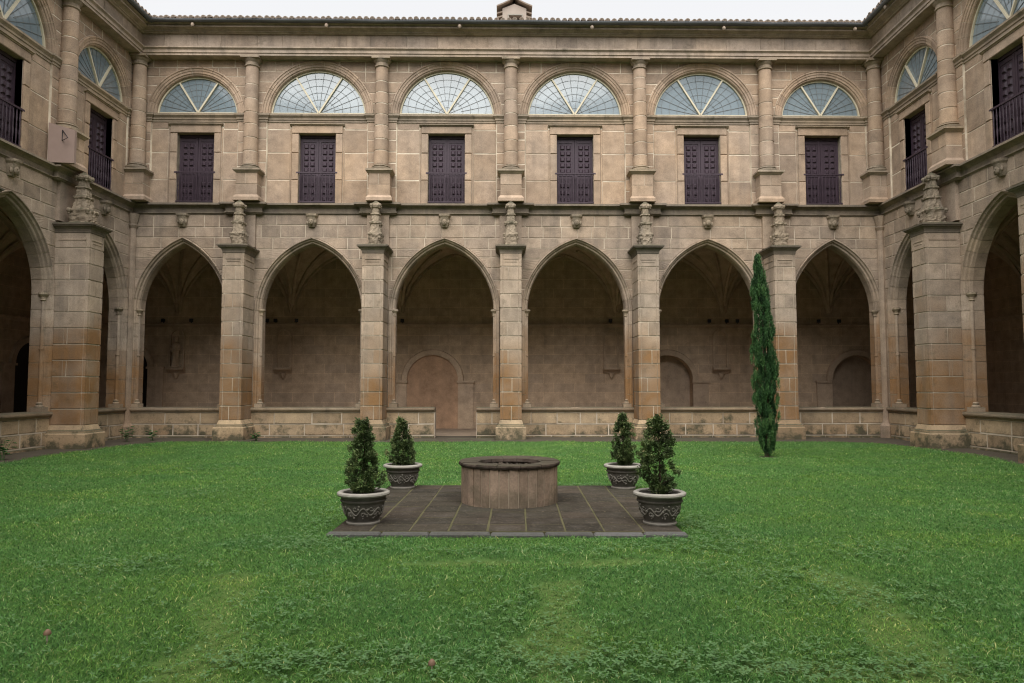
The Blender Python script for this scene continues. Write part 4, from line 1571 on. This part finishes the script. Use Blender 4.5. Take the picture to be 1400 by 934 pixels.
# ------------------------------------------------------------------ well
WX, WY, WR, WH = -0.13, 11.1, 0.735, 0.62
well = empty('stone_well', (WX, WY, 0.045))
tag(well, 'round stone well with upright slabs and dark mossy rim, in the centre of the paving', 'well')
drum = MB()
NS = 32
vs, fs = [], []
for r, z in ((WR - 0.012, 0.0), (WR - 0.012, WH - 0.09), (WR - 0.1, WH - 0.095), (WR - 0.1, 0.02)):
    for i in range(56):
        a = 2 * math.pi * i / 56
        vs.append((r * math.cos(a), r * math.sin(a), z))
for k in range(3):
    for i in range(56):
        j = (i + 1) % 56
        fs.append((k * 56 + i, k * 56 + j, (k + 1) * 56 + j, (k + 1) * 56 + i))
drum.add(vs, fs)
ring = drum.build('well_ring', 'well_mortar', well)
for i in range(NS):
    a0 = 2 * math.pi * (i + 0.05) / NS
    a1 = 2 * math.pi * (i + 0.95) / NS
    vs = []
    ro = WR + random.uniform(-0.004, 0.005)
    for z in (0.0, WH - 0.075):
        for r, e in ((WR - 0.1, 0), (ro - 0.006, 0), (ro, 0.01), (ro, 0.01), (ro - 0.006, 0), (WR - 0.1, 0)):
            pass
    am = (a0 + a1) / 2
    prof2 = [(WR - 0.1, a0), (ro - 0.006, a0), (ro, a0 + 0.012), (ro + 0.001, am), (ro, a1 - 0.012), (ro - 0.006, a1), (WR - 0.1, a1)]
    for z in (0.0, WH - 0.072):
        vs += [(r * math.cos(a), r * math.sin(a), z) for r, a in prof2]
    n = 7
    fs = [(k, (k + 1) % n, n + (k + 1) % n, n + k) for k in range(n)] + [tuple(range(n))[::-1], tuple(n + k for k in range(n))]
    obj('upright_slab', vs, fs, 'well_stone', ring)
rim_core = MB()
NR = 14
prof3 = [(0.46, WH - 0.07), (WR + 0.0, WH - 0.075), (WR + 0.025, WH - 0.06), (WR + 0.034, WH - 0.035), (WR + 0.03, WH - 0.01), (WR + 0.01, WH), (0.5, WH - 0.006), (0.47, WH - 0.02)]
rim0 = None
for i in range(NR):
    vs, fs = [], []
    a0, a1 = 2 * math.pi * (i + 0.012) / NR, 2 * math.pi * (i + 0.988) / NR
    j = random.uniform(-0.006, 0.006)
    for q in range(11):
        a = a0 + (a1 - a0) * q / 10
        for r, z in prof3:
            w = 1 + 0.022 * mnoise.noise(Vector((r * math.cos(a) * 11, r * math.sin(a) * 11, z * 11)))
            vs.append((r * w * math.cos(a), r * w * math.sin(a), z + j * (z > WH - 0.03)))
    n = len(prof3)
    for q in range(10):
        for k in range(n):
            fs.append((q * n + k, (q + 1) * n + k, (q + 1) * n + (k + 1) % n, q * n + (k + 1) % n))
    fs += [tuple(range(n)), tuple(10 * n + k for k in range(n))[::-1]]
    obj('rim_stone', vs, fs, 'well_rim_stone', well)
# rubble and leaf litter filling the mouth of the well
MB().lathe([(0.575, 0.1), (0.575, WH - 0.13)], 0, 0, 0, 40).build('well_fill', 'potting_soil', well)
lit = MB()
rl = random.Random(4)
for k in range(260):
    a, q = rl.uniform(0, 6.28), 0.55 * math.sqrt(rl.random())
    sz = rl.uniform(0.012, 0.034)
    lit.blob((q * math.cos(a), q * math.sin(a), WH - 0.125 + rl.uniform(0, 0.03)), sz, sz * rl.uniform(.6, 1.2), sz * 0.8, 6, 4)
lit.build('rubble', 'well_rim_stone', well)['kind'] = 'stuff'


# ------------------------------------------------------------------ planters
def planter(x, y, label, rz):
    c = empty('planter', (x, y, 0.047), rz)
    tag(c, label, 'planter', 'decorated planters at the corners of the paving')
    b = MB()
    b.lathe([(0.19, 0.0), (0.205, 0.01), (0.205, 0.03), (0.195, 0.045), (0.215, 0.09), (0.245, 0.16), (0.265, 0.24), (0.272, 0.275), (0.29, 0.285), (0.295, 0.3), (0.28, 0.31), (0.285, 0.335), (0.3, 0.36)], 0, 0, 0, 40)
    body = b.build('bowl', 'pot_dark', c, True)
    MB().lathe([(0.2, 0.0), (0.213, 0.004), (0.216, 0.02), (0.206, 0.032)], 0, 0, 0.001, 40).build('foot_band', 'pot_relief', body, True)
    rim = MB()
    vs, fs = [], []
    prof = [(0.29, 0.355), (0.325, 0.358), (0.335, 0.375), (0.33, 0.395), (0.31, 0.408), (0.285, 0.408), (0.265, 0.395), (0.262, 0.37)]
    seg = 64
    for i in range(seg):
        a = 2 * math.pi * i / seg
        for k, (r, z) in enumerate(prof):
            br = 0.006 * math.sin(a * 32 + k * 1.6) if k in (1, 2, 3, 4) else 0
            vs.append(((r + br) * math.cos(a), (r + br) * math.sin(a), z))
    n = len(prof)
    for i in range(seg):
        j = (i + 1) % seg
        for k in range(n):
            fs.append((i * n + k, j * n + k, j * n + (k + 1) % n, i * n + (k + 1) % n))
    rim.add(vs, fs).build('rim', 'pot_light', c, True)
    MB().lathe([(0.27, 0.33), (0.268, 0.355), (0.15, 0.368), (0.02, 0.372)], 0, 0, 0, 24).build('soil', 'potting_soil', c, True)
    # relief: waving vine with leaves and grapes in the belly of the pot
    def rad(z):
        return float(np.interp(z, [0.045, 0.09, 0.16, 0.24, 0.275], [0.195, 0.215, 0.245, 0.265, 0.272]))
    nw = 8
    rd = random.Random(int(x * 100))
    vine = MB()
    pts = []
    for k in range(nw * 10 + 1):
        a = 2 * math.pi * k / (nw * 10)
        z = 0.175 + 0.045 * math.sin(a * nw)
        r = rad(z) + 0.004
        pts.append((r * math.cos(a), r * math.sin(a), z))
    vine.tube(pts, 0.0085, 5)
    vine.build('vine_relief', 'pot_relief', body, True)
    for k in range(nw):
        a = 2 * math.pi * (k + 0.25) / nw
        m = MB()
        for s, zz in ((1, 0.135), (-1, 0.215)):
            aa = a + (0 if s > 0 else math.pi / nw)
            cur = []
            for q in range(12):
                th = q * 0.55
                rr = 0.036 * (1 - q / 15)
                a2 = aa + rr * math.cos(th) / 0.24
                z = zz + rr * math.sin(th) * s
                r = rad(z) + 0.005
                cur.append((r * math.cos(a2), r * math.sin(a2), z))
            m.tube(cur, 0.0065, 4)
        for q in range(9):
            a2 = a + rd.uniform(-0.28, 0.28)
            z = rd.uniform(0.09, 0.255)
            r = rad(z) + 0.002
            s = rd.uniform(0.009, 0.018)
            m.blob((r * math.cos(a2), r * math.sin(a2), z), s, s, s, 6, 4)
        m.build('leaf_relief', 'pot_relief', body, True)
    return c


# ------------------------------------------------------------------ foliage
def leaf_cloud(n, sampler, size, up, seed, mat, name, parent, width=0.45, tri=False):
    r = np.random.default_rng(seed)
    pos, nor, tint = sampler(n, r)
    d = nor * (1 - up) + np.array([0, 0, 1.0]) * up + r.normal(0, 0.35, (n, 3))
    d /= np.linalg.norm(d, axis=1)[:, None]
    s = np.cross(d, r.normal(0, 1, (n, 3)))
    s /= np.linalg.norm(s, axis=1)[:, None]
    L = size * r.uniform(0.55, 1.35, n)[:, None]
    W = L * width * 0.5
    b = pos - d * L * 0.3
    v = np.stack([b, b + d * L * 0.45 + s * W, b + d * L, b + d * L * 0.45 - s * W], 1).reshape(-1, 3)
    f = np.arange(4 * n).reshape(n, 4)
    return np_mesh(name, v, f, mat, [('tint', np.repeat(tint, 4))], parent)


def conifer(x, y, z, h, w, label, seed, shape):
    c = empty('potted_conifer', (x, y, z))
    tag(c, label, 'shrub', 'small conifers in the planters')
    MB().tube([(0, 0, 0), (0.01, 0, h * 0.3), (0, 0.01, h * 0.75)], 0.022, 7, 0.006).build('trunk', 'bark', c)
    for k in range(10):
        a = k * 2.4
        z0 = h * (0.12 + 0.07 * k)
        L = w * 0.42 * (1 - 0.6 * k / 10)
        MB().tube([(0, 0, z0), (L * 0.6 * math.cos(a), L * 0.6 * math.sin(a), z0 + 0.05), (L * math.cos(a), L * math.sin(a), z0 + 0.12)], 0.006, 4, 0.002).build('branch', 'bark', c)
    rr = np.random.default_rng(seed + 50)
    # clumps carried by the branches
    nc = 150
    t = rr.uniform(0.0, 1, nc) ** 1.15
    prof = lambda t: np.interp(t, [0, 0.06, 0.2, 0.45, 0.7, 0.9, 1.0], {'bell': [0.4, 0.85, 1.0, 0.7, 0.46, 0.4, 0.22], 'column': [0.3, 0.7, 0.95, 1.0, 0.86, 0.5, 0.12], 'cone': [0.35, 0.8, 1.0, 0.8, 0.5, 0.28, 0.08], 'egg': [0.3, 0.75, 1.0, 0.95, 0.7, 0.4, 0.12]}[shape]) * w * 0.5
    th = rr.uniform(0, 2 * math.pi, nc)
    rad = prof(t) * np.clip(rr.normal(0.84, 0.26, nc), 0.15, 1.32)
    lx = rr.uniform(-0.05, 0.05)
    cp = np.stack([rad * np.cos(th) + lx * t, rad * np.sin(th), h * (0.05 + 0.92 * t)], 1)
    cs = (0.035 + 0.035 * rr.random(nc)) * (w / 0.48)
    ct = rr.uniform(-0.16, 0.16, nc)

    def sampler(n, r):
        k = r.integers(0, nc, n)
        q = r.normal(0, 1, (n, 3))
        q /= np.linalg.norm(q, axis=1)[:, None]
        p = cp[k] + q * cs[k][:, None] * r.uniform(0.2, 1.1, n)[:, None] * np.array([1, 1, 1.25])
        out = p.copy()
        out[:, 2] = 0
        rp = np.linalg.norm(out, axis=1)
        out /= rp[:, None] + 1e-6
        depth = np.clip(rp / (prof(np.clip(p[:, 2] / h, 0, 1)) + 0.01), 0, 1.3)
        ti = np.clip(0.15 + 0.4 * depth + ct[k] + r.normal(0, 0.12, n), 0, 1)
        return p, out, ti
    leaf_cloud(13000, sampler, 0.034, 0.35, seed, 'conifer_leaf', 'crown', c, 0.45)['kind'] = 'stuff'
    return c


PLANTS = [(-1.99, 9.33, 0.95, 0.45, 'front left', 'bell'), (1.82, 9.33, 1.02, 0.42, 'front right', 'column'), (-1.99, 12.5, 0.84, 0.43, 'rear left', 'cone'), (1.82, 12.5, 0.9, 0.4, 'rear right', 'egg')]
for k, (x, y, h, w, where, tw) in enumerate(PLANTS):
    planter(x, y, f'dark planter with white rim and vine relief at the {where} corner of the paving', k * 0.7)
    conifer(x, y, 0.41, h, w, f'small bushy conifer growing in the {where} planter', 20 + k, tw)


def cypress(x, y, h):
    z = float(gz(np.array([x]), np.array([y]))[0])
    c = empty('cypress_tree', (x, y, z))
    tag(c, 'tall narrow dark green cypress on the lawn before the right pier', 'tree')
    tr = MB().tube([(0, 0, -0.05), (0.02, 0, h * 0.3), (-0.02, 0.01, h * 0.7), (-0.1, 0, h * 0.96)], 0.06, 8, 0.012).build('trunk', 'bark', c)
    rr = np.random.default_rng(77)
    nc = 680
    t = rr.uniform(0, 1, nc)
    prof = lambda t: np.interp(t, [0, 0.03, 0.1, 0.3, 0.5, 0.7, 0.85, 0.95, 1.0], [0.3, 0.62, 0.86, 0.98, 1.0, 0.88, 0.62, 0.34, 0.07]) * 0.245
    lean = lambda t: np.interp(t, [0, 0.3, 0.6, 1.0], [0.03, 0.02, -0.02, -0.14])
    th = rr.uniform(0, 2 * math.pi, nc)
    rad = prof(t) * np.clip(rr.normal(0.8, 0.26, nc), 0.15, 1.32)
    cp = np.stack([rad * np.cos(th) + lean(t), rad * np.sin(th), 0.15 + t * (h - 0.3)], 1)
    for a, b, s in ((0.62, 0.36, 0.5), (0.28, 0.36, -0.3), (0.8, 0.27, -0.4), (0.9, 0.19, 0.7)):
        cp[rr.integers(0, nc, 3)] = [b * math.cos(s) * (1 if s > 0 else -1) + lean(a), b * math.sin(s), h * a]
    for k in range(16):
        a, z0 = k * 2.4, 0.3 + k * 0.28
        L = 0.2 * (1 - k / 22)
        MB().tube([(0, 0, z0), (L * math.cos(a), L * math.sin(a), z0 + 0.2), (L * 1.1 * math.cos(a), L * 1.1 * math.sin(a), z0 + 0.45)], 0.012, 4, 0.004).build('limb', 'bark', tr)
    ct = rr.uniform(-0.3, 0.3, nc)

    def sampler(n, r):
        k = r.integers(0, nc, n)
        q = r.normal(0, 1, (n, 3))
        q /= np.linalg.norm(q, axis=1)[:, None]
        p = cp[k] + q * r.uniform(0.2, 1.0, n)[:, None] * np.array([0.05, 0.05, 0.17])
        tt = np.clip(p[:, 2] / h, 0, 1)
        out = p.copy()
        out[:, 0] -= lean(tt)
        out[:, 2] = 0
        rp = np.linalg.norm(out, axis=1)
        out /= rp[:, None] + 1e-6
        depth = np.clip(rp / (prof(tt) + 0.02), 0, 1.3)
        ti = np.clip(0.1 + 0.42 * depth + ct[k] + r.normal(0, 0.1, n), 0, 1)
        return p, out, ti
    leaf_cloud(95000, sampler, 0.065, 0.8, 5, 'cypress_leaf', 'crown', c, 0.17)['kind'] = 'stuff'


cypress(6.29, 18.3, 5.2)

# ------------------------------------------------------------------ lawn
def grass_blades(n, y0, y1, seed, hscale, wscale, expo):
    r = np.random.default_rng(seed)
    u = r.random(n)
    e = 1 - expo
    Y = (y0 ** e + u * (y1 ** e - y0 ** e)) ** (1 / e)
    X = r.uniform(LX0 - 0.2, LX1 + 0.2, n)
    keep = lawn_edge(X, Y) > r.uniform(-0.15, 0.1, n)
    pv = np.maximum(np.maximum(PX0 - X, X - PX1), np.maximum(PY0 - Y, Y - PY1))
    keep &= pv > r.uniform(-0.1, 0.05, n) * (0.4 + 1.2 * vnoise(X, Y, 3.0, 21))
    keep &= np.hypot(X - 6.29, Y - 18.3) > r.uniform(0.1, 0.34, n)
    keep &= np.abs(X) < 0.80 * Y + 2.0
    pa = path_amt(X, Y)
    keep &= r.random(n) > pa * 0.5
    X, Y, pa = X[keep], Y[keep], pa[keep]
    n = len(X)
    Z = gz(X, Y)
    cl = vnoise(X, Y, 0.7, 5) * 0.3 + vnoise(X, Y, 2.3, 15) * 0.3 + vnoise(X, Y, 8.0, 6) * 0.4
    h = hscale * r.uniform(0.5, 1.25, n) * (0.55 + 0.9 * cl) * (1 - 0.4 * pa)
    w = wscale * r.uniform(0.6, 1.3, n) * (0.75 + Y / 16)
    a = r.uniform(0, 2 * math.pi, n)
    ld = r.uniform(0, 2 * math.pi, n)
    le = h * r.uniform(0.3, 1.7, n)
    bx, by = np.cos(a) * w / 2, np.sin(a) * w / 2
    lx, ly = np.cos(ld) * le, np.sin(ld) * le
    P = np.stack([X, Y, Z - 0.006], 1)
    wv = np.stack([bx, by, np.zeros(n)], 1)
    mid = P + np.stack([lx * 0.4, ly * 0.4, h * 0.62], 1)
    tip = P + np.stack([lx, ly, h * r.uniform(0.6, 1.0, n)], 1)
    v = np.stack([P, mid + wv, tip, mid - wv], 1).reshape(-1, 3)
    f = np.arange(4 * n).reshape(n, 4)
    ti = np.clip(0.05 + 0.62 * cl + r.normal(0, 0.24, n) + 0.22 * pa, 0, 1)
    ti = np.where(r.random(n) < 0.015, 1.0, ti)
    return v, f, np.repeat(ti, 4)


v, f, tt = grass_blades(1250000, 3.0, 21.75, 1, 0.04, 0.0056, 1.5)
lawn = np_mesh('lawn_grass', v, f, 'grass_blade', [('tint', tt)])
tag(lawn, 'short green lawn grass covering the cloister court', 'grass', kind='stuff')

# clover and broad-leaved weeds in patches
rc = np.random.default_rng(8)
CL = [(-1.4, 4.75, 0.42, 0.13, 700), (1.1, 4.82, 1.1, 0.16, 1500), (2.1, 4.7, 0.5, 0.12, 600), (-2.4, 8.3, 0.4, 0.25, 500), (2.2, 8.2, 0.5, 0.3, 600), (-4.0, 7.2, 0.4, 0.2, 400),
      (3.0, 6.2, 0.5, 0.3, 500), (-1.9, 5.9, 0.25, 0.5, 350), (0.1, 5.6, 0.3, 0.7, 450), (2.3, 6.9, 0.4, 0.3, 400), (0.0, 7.9, 1.6, 0.15, 500), (2.35, 9.3, 0.18, 0.5, 450), (0.6, 4.3, 1.0, 0.2, 500),
      (-2.5, 10.2, 0.15, 1.2, 400), (1.3, 13.0, 0.5, 0.1, 250), (-5.2, 12.0, 0.4, 0.3, 200), (-6.5, 15.5, 0.7, 0.5, 200), (4.5, 5.4, 0.6, 0.4, 450), (3.9, 7.9, 0.4, 0.3, 300)]
P = []
for cx, cy, sx, sy, n in CL:
    n = int(n * 0.35)
    P.append(np.stack([rc.normal(cx, sx, n), rc.normal(cy, sy, n)], 1))
n = 1500
Yr = (3.5 ** -0.6 + rc.random(n) * (20 ** -0.6 - 3.5 ** -0.6)) ** (1 / -0.6)
P.append(np.stack([rc.uniform(-0.75, 0.75, n) * Yr, Yr], 1))
P = np.concatenate(P)
pv = np.maximum(np.maximum(PX0 - P[:, 0], P[:, 0] - PX1), np.maximum(PY0 - P[:, 1], P[:, 1] - PY1))
P = P[(lawn_edge(P[:, 0], P[:, 1]) > 0.1) & (pv > 0.04)]
n = len(P)
z = gz(P[:, 0], P[:, 1]) + rc.uniform(0.03, 0.062, n)
quads = []
tn = []
for k in range(3):
    a = rc.uniform(0, 2 * math.pi, n) if k == 0 else a + 2.09
    s = rc.uniform(0.009, 0.018, n) * (0.8 + P[:, 1] / 14)
    dx, dy = np.cos(a) * s, np.sin(a) * s
    tilt = rc.uniform(-0.4, 0.4, n) * s
    c0 = np.stack([P[:, 0], P[:, 1], z], 1)
    q = np.stack([c0, c0 + np.stack([dx - dy * 0.6, dy + dx * 0.6, tilt], 1), c0 + np.stack([dx * 1.9, dy * 1.9, tilt * 1.5], 1), c0 + np.stack([dx + dy * 0.6, dy - dx * 0.6, tilt], 1)], 1)
    quads.append(q.reshape(-1, 3))
    tn.append(np.repeat(rc.uniform(0.1, 1.0, n), 4))
v = np.concatenate(quads)
cv = np_mesh('clover', v, np.arange(len(v)).reshape(-1, 4), 'clover_leaf', [('tint', np.concatenate(tn))])
tag(cv, 'patches of clover and small broad leaves in the lawn', 'clover', kind='stuff')


# leafy weeds at the foot of the walls
def weed(x, y, h, n, label, seed):
    z = float(gz(np.array([x]), np.array([y]))[0])
    c = empty('weed', (x, y, z))
    tag(c, label, 'weed', 'weeds growing at the foot of the walls')
    rd = random.Random(seed)
    for k in range(n):
        a = rd.uniform(0, 6.28)
        L = h * rd.uniform(0.6, 1.0)
        sp = L * rd.uniform(0.1, 0.5)
        pts = [(0.02 * math.cos(a), 0.02 * math.sin(a), 0), (sp * 0.5 * math.cos(a), sp * 0.5 * math.sin(a), L * 0.6), (sp * math.cos(a), sp * math.sin(a), L)]
        stem = MB().tube(pts, 0.006, 4, 0.003).build('stem', 'clover_leaf', c)
        m = MB()
        for q in range(7):
            t_ = 0.3 + 0.1 * q
            bx, by, bz = sp * t_ * math.cos(a), sp * t_ * math.sin(a), L * t_
            b = rd.uniform(0, 6.28)
            s = 0.05 + 0.05 * rd.random()
            dx, dy = math.cos(b) * s, math.sin(b) * s
            m.add([(bx, by, bz), (bx + dx - dy * .4, by + dy + dx * .4, bz + .02), (bx + 2 * dx, by + 2 * dy, bz - .01), (bx + dx + dy * .4, by + dy - dx * .4, bz + .02)], [(0, 1, 2, 3)])
        m.build('leaves', 'clover_leaf', stem)


weed(-11.55, 16.1, 0.5, 5, 'leafy weed on the dirt at the left picture edge', 1)
weed(-11.75, 21.6, 0.5, 5, 'leafy weed in the corner behind the left pier', 2)
weed(-11.2, 22.0, 0.35, 4, 'small weed at the parapet of the leftmost facing arch', 3)
weed(-7.95, 21.85, 0.3, 6, 'low bushy weed at the foot of the first facing pier', 4)


def mushroom(x, y, r, label):
    z = float(gz(np.array([x]), np.array([y]))[0])
    c = empty('mushroom', (x, y, z))
    tag(c, label, 'mushroom')
    MB().lathe([(r * 0.25, -0.01), (r * 0.2, 0.04), (r * 0.22, 0.072)], 0, 0, 0, 8).build('stem', 'mushroom_stem', c, True)
    MB().lathe([(r * 0.2, 0.06), (r * 0.95, 0.062), (r, 0.07), (r * 0.8, 0.085), (r * 0.4, 0.096), (r * 0.05, 0.1)], 0, 0, 0, 14).build('cap', 'mushroom_cap', c, True)


mushroom(-0.54, 4.6, 0.024, 'small pale brown mushroom in the grass at the bottom edge')
mushroom(-3.29, 5.1, 0.026, 'flat brown leaf in the grass at lower left, modelled as a mushroom')  # a fallen brown leaf, built with the mushroom's stem and cap
